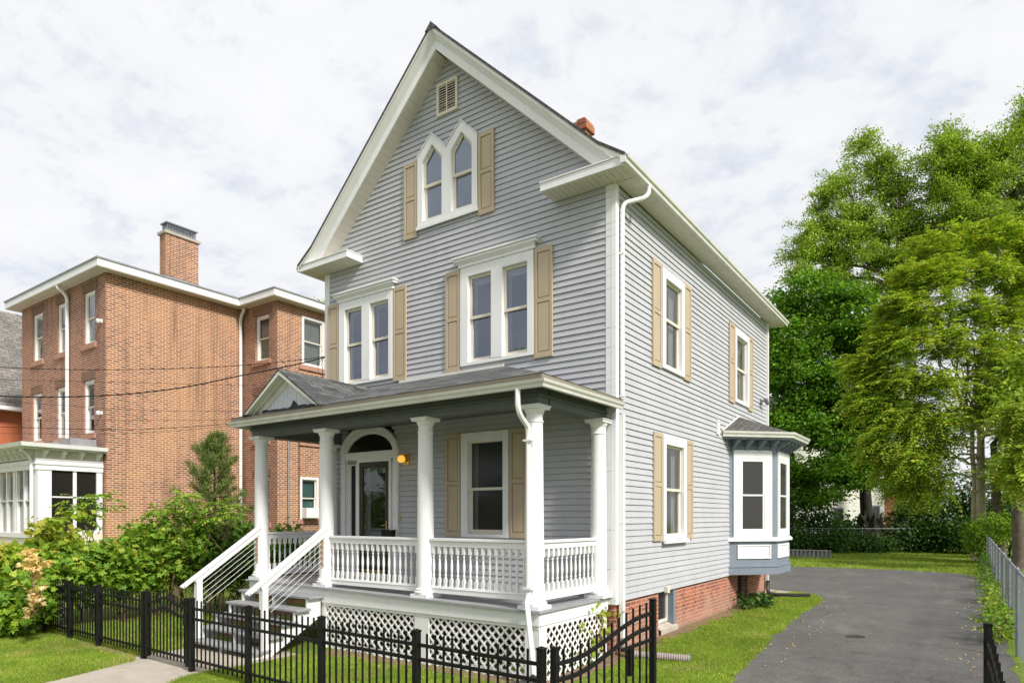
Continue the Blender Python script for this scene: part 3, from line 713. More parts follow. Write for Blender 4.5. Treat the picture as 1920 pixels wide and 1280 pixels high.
fl = MB(); fl.add([(.02, e2[0][1]+.02, 4.0), (.02, 6.50, 4.50), (.02, 6.50, 4.47), (.02, e2[0][1]+.06, 3.99)], [(0, 1, 2, 3)]); fl.tube([(.03, e2[0][1]+.02, 4.0), (.03, 6.5, 4.475)], .02, 6); fl.build('flashing', M['gutter'], BAY)
# ------------------------------------------------------------------ the porch
fz = lambda x: .862 - .012*x          # the old floor has settled towards the drive
YE, XL, XR = -2.30, -6.58, .11        # eave lines behind the gutters
def tilted(m, x0, x1, y0, y1, o0, o1):
    return m.add([(x, y, fz(x)+o) for x in (x0, x1) for y in (y0, y1) for o in (o0, o1)],
                 [(0, 1, 3, 2), (4, 6, 7, 5), (0, 4, 5, 1), (2, 3, 7, 6), (0, 2, 6, 4), (1, 5, 7, 3)])
m = MB(); y = -2.055
while y < -.03:
    tilted(m, -6.62, -.075, y, min(y+.084, -.02), -.03, 0.0); y += .0865
m.build('porch_floor', M['deck'], HOUSE)
m = MB()
m.add([(x, y, z) for x in (-6.56, -.115) for y in (-2.01, -1.975) for z in (.66, fz(x)-.032)], [(0, 1, 3, 2), (4, 6, 7, 5), (0, 4, 5, 1), (2, 3, 7, 6), (0, 2, 6, 4), (1, 5, 7, 3)])
m.box(-.145, -.11, -1.974, -.025, .66, .828); m.box(-6.56, -6.52, -1.974, -.025, .66, .90)
m.box(-4.5, -.13, -1.99, -1.96, .61, .659); m.box(-.15, -.125, -1.95, -.03, .61, .659)
m.build('skirt_board', M['white'], HOUSE, bevel=.003)
for a, b in ((-4.52, -4.40), (-2.37, -2.08), (-.36, -.155)):
    m = MB(); m.box(a, b, -1.985, -1.95, -.16, .609); m.build('porch_post', M['white'], HOUSE, bevel=.003)
for ya, yb in ((-1.985, -1.80), (-.16, -.04)):
    m = MB(); m.box(-.152, -.125, ya, yb, -.16, .609); m.build('porch_post', M['white'], HOUSE, bevel=.003)
m = MB(); m.box(-4.52, -.2, -1.945, -1.90, -.16, .0); m.build('skirt_board', M['white'], HOUSE)
def lattice(fr, u0, u1, z0, z1):
    m = MB(fr); sp, w = .145, .031
    for sgn, n0 in ((1, .004), (-1, .012)):
        c = u0-(z1-z0)-.2
        while c < u1+(z1-z0)+.2:
            p = [(c-w*.707, z0-.05), (c+w*.707, z0-.05), (c+w*.707+sgn*(z1-z0+.1), z1+.05), (c-w*.707+sgn*(z1-z0+.1), z1+.05)]
            q = clip_rect(p, u0, u1, z0, z1)
            if len(q) > 2: m.prism([(a, n0, b) for a, b in q], (0, .007, 0))
            c += sp
    return m.build('lattice', M['white'], HOUSE)
LF = Frame((0, -1.955), (1, 0), (0, -1))
lattice(LF, -4.40, -2.37, -.13, .609); lattice(LF, -2.08, -.36, -.13, .609)
lattice(Frame((-.135, 0), (0, 1), (1, 0)), -1.80, -.16, -.10, .609)
# columns
def column(x, y, z0, r0=.128, r1=.112, zt=3.60):
    H_ = zt-z0; m = MB()
    m.box(-.165, .165, -.165, .165, 0, .05)
    m.lathe([(r0+.035, .051), (r0+.045, .065), (r0+.045, .085), (r0+.028, .10), (r0+.020, .105), (r0+.026, .12), (r0+.020, .135), (r0+.004, .145),
             (r0, .17), (r0, H_*.33), (r1+(r0-r1)*.5, H_*.66), (r1, H_-.235), (r1+.010, H_-.23), (r1+.012, H_-.22), (r1+.010, H_-.21), (r1, H_-.205),
             (r1, H_-.125), (r1+.006, H_-.12), (r1+.022, H_-.08), (r1+.030, H_-.055)], n=28)
    m.box(-.153, .153, -.153, .153, H_-.054, H_-.002); m.box(-.165, .165, -.165, .165, H_-.02, H_-.001)
    return m.build('column', M['white'], HOUSE, smooth=True, loc=(x, y, z0))
CX = [(-6.41, -1.85), (-4.55, -1.85), (-2.265, -1.85), (-.29, -1.85), (-.185, -.20), (-6.43, -.20)]
for x, y in CX: column(x, y, fz(x)+.001)
# beam, soffit, ceiling
m = MB(); zt = 3.60
m.box(-6.54, -.14, -1.97, -1.73, zt, 3.70); m.box(-6.565, -.115, -1.995, -1.705, 3.701, 3.735); m.box(-6.54, -.14, -1.97, -1.73, 3.736, 3.80)
m.box(-.395, -.14, -1.70, -.03, zt, 3.70); m.box(-.42, -.115, -1.70, -.03, 3.701, 3.735); m.box(-.395, -.14, -1.70, -.03, 3.736, 3.80)
m.box(-6.54, -6.30, -1.70, -.03, zt, 3.80)
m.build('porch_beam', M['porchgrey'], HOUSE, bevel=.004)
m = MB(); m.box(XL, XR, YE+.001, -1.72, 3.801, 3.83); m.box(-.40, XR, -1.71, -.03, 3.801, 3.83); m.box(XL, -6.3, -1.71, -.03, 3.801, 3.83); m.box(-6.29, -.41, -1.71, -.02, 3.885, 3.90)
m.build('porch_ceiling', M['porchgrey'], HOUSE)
m = MB(); m.sweep([(XL, -.1, 3.74), (XL, YE, 3.74), (XR, YE, 3.74), (XR, -.06, 3.755)], [(0, .09), (0, -.004), (.05, -.004), (.058, .03), (.08, .055), (.09, .09), (.08, .09), (.072, .06), (.05, .04), (.04, .006), (.01, .006), (.01, .09)])
m.build('porch_gutter', M['gutter'], HOUSE)
zr = 3.90
m = MB(); m.sweep([(XL+.02, -.1, zr-.065), (XL+.02, YE-.02, zr-.065), (XR-.02+.02, YE-.02, zr-.065), (XR, -.06, zr-.055)], [(.03, .0), (.042, .058), (.03, .062), (.0, .062), (.0, .0)])
m.build('drip_edge', M['taupe'], HOUSE)
m = MB(); e = [(XL-.03, YE-.07), (XR+.05, YE-.07)]
a, b, c, d = (XL-.03, -.003, zr), (XL-.03, YE-.07, zr), (XR+.05, YE-.07, zr), (XR+.05, -.003, zr)
p1, p2 = (-4.55, -.003, 4.72), (-2.12, -.003, 4.72)
m.add([a, b, c, d, p1, p2], [(1, 2, 5, 4), (2, 3, 5), (0, 1, 4), (3, 2, 1, 0)])
PR = m.build('porch_roof', M['shingle'], HOUSE)
m = MB(); m.box(-4.6, -2.1, -.06, -.017, 4.70, 4.745); m.build('flashing', M['gutter'], PR)
# pediment over the steps
gx, gzp, hw, gb = -5.10, 4.615, 1.02, 3.925
m = MB()
for sgn in (-1, 1):
    m.prism([(gx, -2.42, gzp), (gx+sgn*(hw+.03), -2.42, gb-.01), (gx+sgn*(hw+.03), -2.42, gb-.045), (gx, -2.42, gzp-.035)], (0, 2.1, 0))
m.build('pediment_roof', M['shingle_ped'], HOUSE)
def tri(o): return [(gx-hw+o*1.75, gb+.0), (gx+hw-o*1.75, gb), (gx, gzp-.04-o*1.2)]
m = MB()
for o0, o1, y0, t in ((0.0, .05, -2.415, .05), (.018, .045, -2.364, .15), (.046, .075, -2.30, .09), (.076, .165, -2.235, .03)):
    A_, B_ = tri(o0), tri(o1)
    for i, sgn in ((0, -1), (1, 1)):
        m.prism([(A_[i][0], y0, A_[i][1]), (A_[2][0], y0, A_[2][1]), (B_[2][0], y0, B_[2][1]), (B_[i][0], y0, B_[i][1])], (0, t, 0))
PED = m.build('pediment', M['oldwhite'], HOUSE)
T_ = tri(.155)
m = MB(); x = T_[0][0]
while x < T_[1][0]-.02:      # upright boards of the tympanum
    x2 = min(x+.118, T_[1][0]); top = lambda q: T_[2][1]-(T_[2][1]-gb)*abs(q-gx)/(T_[1][0]-gx)
    xs = [x, x2] if not (x < gx < x2) else [x, gx, x2]
    m.prism([(q, -2.22, gb) for q in (x, x2)] + [(q, -2.22, top(q)+.01) for q in xs[::-1]], (0, .02, 0)); x = x2+.004
m.build('tympanum', M['paleblue'], PED)
m = MB(); prev = []
for i in range(24):
    q = gx-.72+i*.0626; prev.append((q, -2.236, gb+.055+random.uniform(-.01, .018)+(.10 if i == 14 else .05 if i == 15 else 0)))
m.prism([(gx-.74, -2.236, gb-.02)] + prev + [(gx+.74, -2.236, gb-.02)], (0, .006, 0)); m.build('rotten_trim', M['pipeblack'], PED)
# door case
FD = FRONT; cx, cz = -5.47, 3.40
def ell(a, b, n=22): return [(cx+a*math.cos(math.pi*i/n), cz+b*math.sin(math.pi*i/n)) for i in range(n+1)]
m = MB(FD)
def archband(a0, b0, a1, b1, n0, n1):
    A_, B_ = ell(a0, b0), ell(a1, b1); c = lambda q: (q[0], min(q[1], 3.884))
    A_, B_ = [c(q) for q in A_], [c(q) for q in B_]
    for i in range(len(A_)-1):
        m.prism([(A_[i][0], n0, A_[i][1]), (A_[i+1][0], n0, A_[i+1][1]), (B_[i+1][0], n0, B_[i+1][1]), (B_[i][0], n0, B_[i][1])], (0, n1-n0, 0))
archband(.83, .56, .78, .51, -.02, .07); archband(.78, .51, .70, .42, -.02, .05); archband(.70, .42, .66, .38, -.05, .025)
for a, b in ((-6.30, -6.17), (-4.77, -4.64)): m.box(a, b, -.02, .055, .93, 3.40)
m.box(-6.17, -4.77, -.06, .035, 3.275, 3.40); m.box(-6.17, -4.77, -.06, .05, 3.36, 3.42)
m.box(-5.86, -5.79, -.08, .01, .93, 3.275); m.box(-4.935, -4.865, -.08, .01, .93, 3.275); m.box(-5.79, -4.935, -.08, .01, 3.215, 3.275)
DC = m.build('door_surround', M['white'], HOUSE, bevel=.003)
for a, b in ((-6.17, -5.86), (-4.865, -4.77)):
    m = MB(FD); w = .06 if b-a > .2 else .02
    m.frame(a, b, .95, 1.58, w, -.07, -.02); m.box(a+w, b-w, -.07, -.045, 1.0, 1.52)
    m.frame(a, b, 1.58, 3.275, w, -.07, -.02, wt=.08); m.frame(a+w, b-w, 1.66, 3.19, .022, -.07, -.04)
    m.build('sidelight', M['white'], DC)
for a, b in ((-6.11, -5.92), (-4.845, -4.79)): MB(FD).box(a+.01, b-.01, -.065, -.06, 1.66, 3.20).build('pane', M['glass_dark'], DC)
m = MB(FD)   # small carved dentils under the transom bar
for x in (-6.10, -6.03, -5.96, -5.89, -4.84, -4.80): m.frame(x-.02, x+.02, 3.19, 3.26, .011, .0, .012)
m.build('dentil_band', M['number'], DC)
m = MB(FD); m.poly([(x, -.03, z) for x, z in ell(.665, .385)]); m.build('fanlight', M['glass_dark'], DC)
m = MB(FD); m.frame(-5.788, -4.937, .955, 3.213, .10, -.045, -.005, wb=.17); SD = m.build('storm_door', M['brown'], HOUSE, bevel=.003)
m = MB(FD); m.box(-5.69, -5.035, -.026, -.022, 1.125, 3.113); m.build('pane', M['glass_clear'], SD)
m = MB(FD); m.box(-5.68, -5.045, -.004, .001, .965, 1.03); m.build('kick_plate', M['brass'], SD)
m = MB(FD); m.box(-5.015, -4.985, -.004, .008, 1.72, 2.02); m.tube([(-5.0, .008, 1.93), (-5.0, .04, 1.94), (-5.10, .045, 1.935)], .009, 6); m.build('handle', M['brass'], SD)
m = MB(FD); m.frame(-5.77, -4.95, .96, 3.2, .16, -.16, -.12, wb=.85); m.box(-5.55, -5.17, -.119, -.112, 1.15, 1.68); m.frame(-5.60, -5.12, 1.84, 3.02, .03, -.119, -.108)
m.build('inner_door', M['door_white'], SD)
m = MB(FD); m.box(-5.62, -5.10, -.15, -.145, 1.82, 3.04); m.build('pane', M['glass_dark'], SD)
m = MB(); m.box(-6.28, -4.66, -.24, -.02, fz(-5.4)+.001, fz(-5.4)+.05); m.build('doorstep', M['deck'], HOUSE)
m = MB(FD); m.box(-4.63, -4.595, .017, .03, 2.02, 2.12); m.build('door_bell', M['brass'], HOUSE)
m = MB(FD); m.box(-4.98, -4.70, .06, .16, 1.70, 1.83); m.box(-5.0, -4.68, .055, .17, 1.831, 1.85); m.build('mailbox', M['black'], HOUSE)
# porch lamp
m = MB(FD); m.box(-4.50, -4.36, .018, .04, 3.10, 3.33); m.box(-4.475, -4.385, .04, .14, 3.17, 3.28); m.box(-4.49, -4.37, .04, .15, 3.281, 3.30)
LP = m.build('wall_lamp', M['brass'], HOUSE, bevel=.003); LP['label'] = 'lit amber wall lamp beside the front door'
m = MB(); m.lathe([(.012, 0), (.045, .006), (.068, .03), (.076, .065), (.068, .10), (.05, .125), (.03, .135)], (-4.43, -.165, 3.145), 16); m.build('globe', M['lamp'], LP, smooth=True)
# railings, each baluster a piece of its own
def bal_mesh(h):
    m = MB(); b = .024
    m.box(-b, b, -b, b, 0, h*.20); m.box(-b, b, -b, b, h*.82, h)
    m.lathe([(.016, h*.20), (.020, h*.215), (.012, h*.24), (.020, h*.27), (.021, h*.285), (.013, h*.31), (.014, h*.34), (.0215, h*.45), (.021, h*.52), (.0125, h*.70), (.012, h*.73), (.020, h*.75), (.012, h*.77), (.020, h*.80), (.016, h*.82)], n=10)
    return m
BALP = bal_mesh(.59).build('baluster', M['white'], None, smooth=True); BALM = BALP.data; bpy.data.objects.remove(BALP)
def railing(a, b, z0=1.07, z1=1.66, n=None, drop=0.0):
    a, b = Vector((a[0], a[1], 0)), Vector((b[0], b[1], 0)); L = (b-a).length
    fr = Frame((a.x, a.y), tuple(((b-a)/L)[:2]), ((b-a).y/L, -(b-a).x/L))
    m = MB(fr); m.box(0, L, -.055, .055, z1+.085, z1+.125); m.box(0, L, -.03, .03, z1, z1+.084); m.box(0, L, -.035, .035, z0-.105, z0)
    m.box(0, L, -.045, .045, z0-.03, z0-.022)
    r = m.build('railing', M['white'], HOUSE, bevel=.004)
    n = n or int(L/.119)
    for i in range(n):
        p = fr(((i+.5)*L/n, 0, z0)); o = link('baluster', BALM, r, (p.x, p.y, z0)); 
        ang = math.atan2(b.y-a.y, b.x-a.x)
    return r
railing((-4.44, -1.85), (-2.375, -1.85), n=17); railing((-2.155, -1.85), (-.40, -1.85), n=15)
railing((-.27, -1.74), (-.205, -.31), n=12); railing((-6.43, -.31), (-6.42, -1.74), z0=1.10, z1=1.69, n=12)
# steps
NT = 5; ty = lambda k: -2.305-.252*k; tz = lambda k: .778-.187*k
for k in range(NT):
    m = MB(); m.box(-6.45, -4.42, ty(k), ty(k)+.29, tz(k)-.042, tz(k)); m.build('tread', M['deck'], HOUSE, bevel=.006)
    if k < NT: 
        m = MB(); m.box(-6.30, -4.55, ty(k)+.262, ty(k)+.282, tz(k)-.187+.0, tz(k)-.095); m.build('riser', M['rawwood'], HOUSE)
for x in (-6.37, -5.46, -4.545):
    pts = []
    for k in range(NT): pts += [(ty(k)+.27, tz(k)-.043), (ty(k)+.018, tz(k)-.043)]
    pts = [(-2.02, tz(0)-.043)] + pts + [(ty(4)+.018, -.14), (ty(4)+.26, -.14), (-2.02, .42)]
    m = MB(); m.prism([(x, y, z) for y, z in pts], (.045, 0, 0)); m.build('stringer', M['white'], HOUSE)
for x, cx_ in ((-4.50, -4.55), (-6.36, -6.41)):
    m = MB(); m.box(x-.05, x+.05, -3.16, -3.06, -.14, 1.10); m.build('newel_post', M['white'], HOUSE, bevel=.004)
    s = .675; y0, z0 = -3.40, .925; xo = x+.02
    m = MB(); y1 = -1.93; z1 = z0+s*(y1-y0)
    m.bar((xo, y0, z0), (xo, y1, z1), .10, .045); m.bar((xo, y0+.22, z0+s*.22-.075), (xo, y1, z1-.075), .05, .10)
    m.fr = WORLD; m.tube([(xo-.05, y0, z0), (xo+.05, y0, z0)], .0225, 10)
    h = m.build('handrail', M['white'], HOUSE, bevel=.003)
    for k in range(5):
        dz = -.22-.095*k; m = MB(); m.tube([(x, -3.11, z0+s*(-3.11-y0)+dz), (x, -1.94, z0+s*(-1.94-y0)+dz)], .0035, 5); m.build('cable', M['white'], h)
        m = MB(); zz = z0+s*(-1.96-y0)+dz; m.box(x-.03, x+.015, -1.995, -1.965, zz-.035, zz+.035); m.build('cable_block', M['rawwood'], h)
# downspout by the corner column
pts = [(-.235, -2.33, 3.745)] + arc((-.235, -2.33, 3.58), (-.235, -2.33, 3.46), (-.24, -2.22, 3.38)) + arc((-.26, -2.07, 3.30), (-.268, -2.03, 3.26), (-.268, -2.03, 3.12)) + [(-.268, -2.03, 1.16)] + arc((-.268, -2.03, 1.12), (-.268, -2.03, 1.04), (-.255, -2.09, .98)) + [(-.06, -2.20, .0)]
m = MB(); m.tube(pts, .036, 8); m.box(-.33, -.19, -2.075, -1.98, 3.10, 3.125); m.box(-.33, -.20, -2.08, -1.98, 1.14, 1.17); m.build('downspout', M['white'], HOUSE, smooth=True)
# ------------------------------------------------------------------ brick neighbour
BX, BY = -17.0, 0.015
BR = thing('brick_house', (-19.5, 5, 0), 'three-storey orange-brown brick house with wide white eaves beyond the hedge', 'house')
BF = Frame((BX, BY), (-1, 0), (0, -1)); BS = Frame((BX, BY), (0, 1), (1, 0)); CF = Frame((BX, 4.59), (1, 0), (0, -1)); CS = Frame((-14.97, 4.59), (0, 1), (1, 0))
fh = [(.71, 1.45, 7.50, 9.14), (2.65, 3.42, 7.50, 9.14), (4.63, 5.42, 7.50, 9.14), (.75, 1.47, 4.70, 6.38), (2.70, 3.47, 4.70, 6.38), (4.72, 5.48, 4.72, 6.38)]
m = MB(BF); wall_holes(m, 0, 6.42, -.3, 9.6, fh, .125); m.build('wall', M['brick_front'], BR)
m = MB(BS); wall_holes(m, 0, 4.575, -.3, 9.6, [], .1); m.build('wall', M['brick_big'], BR)
ch_ = [(.76, 1.56, 7.56, 9.16), (.80, 1.50, 4.78, 6.36), (.78, 1.56, 1.9, 3.5)]
m = MB(CF); wall_holes(m, 0, 2.03, -.3, 9.6, ch_, .16); m.build('wall', M['brick_front'], BR)
sh_ = [(1.0, 1.98, 7.50, 9.24), (1.0, 1.98, 4.80, 6.44), (.92, 1.72, 2.02, 3.52)]
m = MB(CS); wall_holes(m, 0, 10, -.3, 9.6, sh_, .10); m.build('wall', M['brick_big'], BR)
m = MB(); m.add([(-23.42, BY, -.3), (-23.42, 14.5, -.3), (-23.42, 14.5, 9.6), (-23.42, BY, 9.6), (-14.97, 14.58, -.3), (-14.97, 14.58, 9.6)], [(0, 1, 2, 3), (1, 4, 5, 2)]); m.build('wall', M['brick_front'], BR)
MB().box(-23.0, -17.6, .6, 14, 0, 9.4).build('interior', M['blackout'], BR); MB().box(-17.5, -15.5, 5.2, 14, 0, 9.4).build('interior', M['blackout'], BR)
def bwindow(fr, h, depth, cur, lintel=True, cz=0.0, rails=1):
    u0, u1, z0, z1 = h; m = MB(fr)
    m.frame(u0+.002, u1-.002, z0+.002, z1-.002, .085, -depth, -depth+.09 if depth > .12 else .025, wb=.06)
    w = m.build('window', M['white'], BR, bevel=.004); n = -depth
    s = MB(fr); zm = (z0+z1)/2
    s.frame(u0+.088, u1-.088, zm-.02, z1-.09, .04, n+.03, n+.055); s.frame(u0+.088, u1-.088, z0+.065, zm+.02, .045, n+.0, n+.028)
    s.build('sash', M['cream'] if rails else M['white'], w)
    for a, b, q in ((zm, z1-.11, n+.04), (z0+.09, zm, n+.014)): MB(fr).box(u0+.10, u1-.10, q, q+.002, a, b).build('pane', M['glass_clear'], w)
    c = MB(fr); N_ = 18; P = []
    for i in range(N_+1):
        u = u0+.09+(u1-u0-.18)*i/N_; P += [(u, n-.05+.018*math.sin(i*1.7), z0+.06+cz*(z1-z0)), (u, n-.05+.018*math.sin(i*1.7+.3), z1-.09)]
    c.add(P, [(2*i, 2*i+2, 2*i+3, 2*i+1) for i in range(N_)])
    c.build('curtain', M[cur], w)
    if cz: MB(fr).box(u0+.09, u1-.09, n-.12, n-.11, z0+.06, z1-.09).build('backing', M['blackout'], w)
    s = MB(fr); s.box(u0-.12, u1+.12, -.10, .055, z0-.17, z0-.001); s.build('sill', M['pinkstone'], w, bevel=.006)
    if lintel:
        s = MB(fr); s.box(u0-.13, u1+.13, -.02, .02, z1+.001, z1+.27); s.build('lintel', M['stone'], w, bevel=.006)
    return w
for h, c_, z_ in zip(fh, ('curtain', 'blackout', 'blackout', 'blackout', 'curtain', 'curtain'), (.45, 0, 0, .5, .5, .4)): bwindow(BF, h, .125, c_, True, z_)
for h in ch_: bwindow(CF, h, .16, 'curtain', True, .0)
for h, c_ in zip(sh_, ('curtain', 'curtain', 'curtain_teal')): bwindow(CS, h, .10, c_, False, .0)
m = MB(CS); m.box(.98, 1.62, -.05, .30, 2.06, 2.42); m.build('air_conditioner', M['white'], BR, bevel=.01)
o = .38
L_ = [(-23.42-o, BY-o), (BX+o, BY-o), (BX+o, 4.59-o), (-14.97+o, 4.59-o), (-14.97+o, 14.9), (-23.42-o, 14.9)]
m = MB(); m.zprism(L_, 9.51, 9.56); m.build('soffit', M['soffit'], BR)
m = MB(); k = .012; m.zprism([(x+(k if x > -20 else -k), y-(k if y < 10 else -k)) for x, y in L_], 9.53, 9.74); RB = m.build('roof', M['white'], BR)
m = MB(); k = .04; Lr = [(x+(k if x > -20 else -k), y-(k if y < 10 else -k)) for x, y in L_]; m.zprism(Lr, 9.741, 9.79); m.build('roof_edge', M['lead'], RB)
m = MB(); m.box(-18.68, -18.22, 2.46, 3.66, 9.7, 10.42); m.build('flashing', M['lead'], RB)
m = MB(); m.box(-18.66, -18.24, 2.48, 3.64, 10.3, 11.88); CHB = m.build('chimney', M['brick_big'], RB)
m = MB(); m.box(-18.72, -18.18, 2.42, 3.70, 11.881, 11.97); m.build('chimney_cap', M['concrete'], RB)
m = MB()
for i in range(20):
    y = 2.56+i*.0527
    for x in (-18.62, -18.28): m.box(x-.008, x+.008, y-.007, y+.007, 11.971, 12.26)
for i in range(7):
    x = -18.62+i*.0567
    for y in (2.56, 3.56): m.box(x-.007, x+.007, y-.008, y+.008, 11.971, 12.26)
m.box(-18.67, -18.23, 2.5, 3.62, 12.261, 12.30); m.build('chimney_guard', M['galv'], RB)
m = MB(); m.tube([(-19.50, BY-.36, 9.50)] + arc((-19.50, BY-.33, 9.42), (-19.50, BY-.08, 9.30), (-19.50, BY-.075, 9.1)) + [(-19.50, BY-.075, 4.25)], .055, 8); m.build('downspout', M['white'], BR, smooth=True)
m = MB(); m.tube([(BX+.36, 4.40, 9.50)] + arc((BX+.33, 4.42, 9.4), (BX+.08, 4.45, 9.25), (BX+.075, 4.46, 9.0)) + [(BX+.075, 4.46, .1)], .055, 8); m.build('downspout', M['white'], BR, smooth=True)
m = MB(); m.tube([(-14.90, 4.98, z_) for z_ in (4.9, 1.0)], .028, 6); m.build('service_pipe', M['lead'], BR)
m = MB(); m.tube([(-14.93, 5.45, z_) for z_ in (5.0, 3.2, 1.0)], .010, 5); m.build('service_cable', M['wire'], BR)
for z_ in (8.02, 5.22):
    m = MB(BF); m.box(.20, .30, 0, .05, z_, z_+.10); m.lathe([(.04, 0), (.06, .04), (.07, .08), (.03, .12)], (.25, .10, z_-.02), 10); m.build('flood_light', M['white'], BR)
# glazed porch on the front of the brick house
PF = Frame((-17.15, -1.72), (-1, 0), (0, -1)); PS = Frame((-17.15, -1.72), (0, 1), (1, 0))
m = MB(); m.box(-23.4, -17.16, -1.71, .0, -.3, 1.62); SP = m.build('sun_porch', M['cream'], BR)
m = MB(PS)
m.box(0, .36, -.30, .0, 1.62, 3.45); m.box(1.55, 1.71, -.1, 0, 1.62, 3.45); m.box(.92, 1.01, -.06, -.01, 1.62, 3.45); m.box(.361, 1.55, -.06, -.01, 2.66, 2.70); m.box(.361, 1.55, -.06, -.01, 1.62, 1.70)
m.fr = PF
u = .30
m.box(0, .02, -.01, .012, 1.62, 3.45)
while u < 6.2:
    for a, b in ((0, .16), (.62, .70), (1.18, 1.26)): m.box(u+a, u+b, -.10, -.005, 1.62, 3.45)
    m.box(u+.16, u+1.4, -.06, -.02, 2.56, 2.60); u += 1.32
m.box(.0, 6.25, -.14, .02, 1.5, 1.64)
m.build('glazing_frame', M['white'], SP)
m = MB(PS)
m.box(-.04, 1.72, -.12, .03, 3.451, 3.73); m.box(-.07, 1.72, -.1, .06, 3.60, 3.65); m.box(-.05, 1.72, -.09, .045, 3.731, 3.76)
m.fr = PF; m.box(.0, 6.3, -.12, .034, 3.452, 3.728); m.box(-.0, 6.3, -.1, .055, 3.60, 3.65)
m.build('frieze', M['white'], SP)
m = MB(); m.box(-23.5, -17.13, -1.74, .0, 3.761, 4.02); m.build('frieze', M['soffit'], SP)
for i in range(4):
    m = MB(PS); u = .12+i*.47; m.prism([(u, .021, 4.01), (u, .24, 4.01), (u, .23, 3.94), (u, .13, 3.90), (u, .06, 3.80), (u, .021, 3.78)], (.09, 0, 0)); m.build('bracket', M['white'], SP)
for i in range(14):
    m = MB(PF); u = .2+i*.44; m.prism([(u, .021, 4.01), (u, .34, 4.01), (u, .33, 3.94), (u, .18, 3.90), (u, .08, 3.80), (u, .021, 3.78)], (.09, 0, 0)); m.build('bracket', M['white'], SP)
m = MB(); m.box(-23.7, -16.86, -2.12, .0, 4.021, 4.05); m.box(-23.75, -16.82, -2.16, .0, 4.051, 4.12); m.build('porch_roof', M['white'], SP, bevel=.01)
m = MB(); m.sweep([(-23.7, -2.16, 4.06), (-16.82, -2.16, 4.06), (-16.82, -.02, 4.06)], [(0, .11), (0, 0), (.06, 0), (.09, .11)]); m.build('gutter', M['white'], SP)
m = MB(PS); m.box(.37, .92, -.055, -.05, 1.70, 3.44); m.box(1.01, 1.55, -.055, -.05, 1.70, 3.44); m.build('pane', M['glass_dark'], SP)
m = MB(PF); m.box(.3, 6.2, -.09, -.085, 1.64, 3.44); m.build('pane', M['glass_clear'], SP)
m = MB(PF); m.box(.3, 6.2, -1.1, -1.09, 1.64, 3.44); m.build('interior', M['curtain'], SP)
m = MB(PF)
for a, b in (((.4, 3.2), (2.6, 3.0)), ((2.2, 1.7), (.5, 3.0)), ((3.0, 1.7), (1.4, 3.2))): m.bar((a[0], -.3, a[1]), (b[0], -.3, b[1]), .05, .12)
m.build('bracing', M['white'], SP)
m = MB(); m.tube([(-17.35, -2.05, 4.06)] + arc((-17.35, -2.0, 3.98), (-17.32, -1.82, 3.85), (-17.32, -1.80, 3.65)) + [(-17.32, -1.80, .1)], .045, 8); m.build('downspout', M['white'], SP, smooth=True)
for x0, x1, z1 in ((-17.8, -17.1, 4.42), (-19.0, -18.3, 4.38)): MB().box(x0, x1, -.9, -.2, 4.13, z1).build('planter_box', M['lead'], SP)

# grey-roofed house beyond the brick one
LH = thing('orange_house', (-31, 3, 0), 'low orange-walled house with weathered grey shingle roof at the left edge', 'house')
m = MB(); m.box(-34, -27, -4.0, 12, -.3, 6.3); m.build('wall', M['rust_wall'], LH)
m = MB(); m.add([(-26.6, -4.4, 6.46), (-26.6, 12.4, 6.46), (-29.9, 12.4, 11.0), (-29.9, -4.4, 11.0), (-34.4, -4.4, 6.46), (-34.4, 12.4, 6.46)], [(0, 1, 2, 3), (3, 2, 5, 4), (0, 3, 4), (1, 5, 2)]); m.build('roof', M['shingle_grey'], LH)
m = MB(); m.box(-26.95, -26.45, -4.4, 12.4, 6.30, 6.45); m.build('gutter', M['white'], LH)

# ------------------------------------------------------------------ iron fences and gates
fy = lambda x: -4.395 - .027*(x-1.438)
RT, RM, RB_, ZT = .80, .655, .075, .94
def picket_mesh(h):
    m = MB(); a = .0085; m.box(-a, a, -a, a, 0, h); m.add([(-a, -a, h), (a, -a, h), (a, a, h), (-a, a, h), (0, 0, h+.008)], [(0, 1, 4), (1, 2, 4), (2, 3, 4), (3, 0, 4)])
    o = m.build('picket', M['black']); me = o.data; bpy.data.objects.remove(o); return me
PK = picket_mesh(.93)
def post(root, x, y, h=1.06, s=.034, cap=True):
    m = MB(); m.box(-s, s, -s, s, -.1, h-.03); m.box(-s-.005, s+.005, -s-.005, s+.005, h-.03, h-.012); m.add([(-s, -s, h-.0119), (s, -s, h-.0119), (s, s, h-.0119), (-s, s, h-.0119), (0, 0, h+.005)], [(0, 1, 4), (1, 2, 4), (2, 3, 4), (3, 0, 4)])
    return m.build('post', M['black'], root, loc=(x, y, gz(x, y)), bevel=.003)
def panel(root, a, b, n):
    (xa, ya), (xb, yb) = a, b
    for z, h in ((RT, .034), (RM, .034), (RB_, .034)):
        m = MB(); m.bar((xa, ya, z), (xb, yb, z), .026, h); m.build('rail', M['black'], root)
    for i in range(n):
        t = (i+1)/(n+1); x, y = xa+(xb-xa)*t, ya+(yb-ya)*t
        link('picket', PK, root, (x, y, gz(x, y)+.09))
FA = thing('iron_fence', (-7.4, fy(-7.4), gz(0, -4.2)), 'black iron picket fence on the left of the garden gate, running into the bushes', 'fence', 'black iron front fences')
xs = [-10.05, -8.835, -7.636, -6.01]
for i, x in enumerate(xs): post(FA, x, fy(x))
for a, b, n in zip(xs, xs[1:], (10, 10, 13)): panel(FA, (a+.034, fy(a)), (b-.034, fy(b)), n)
FB = thing('iron_fence', (-1.5, fy(-1.5), gz(0, -4.2)), 'black iron picket fence in front of the porch, between the two gates', 'fence', 'black iron front fences')
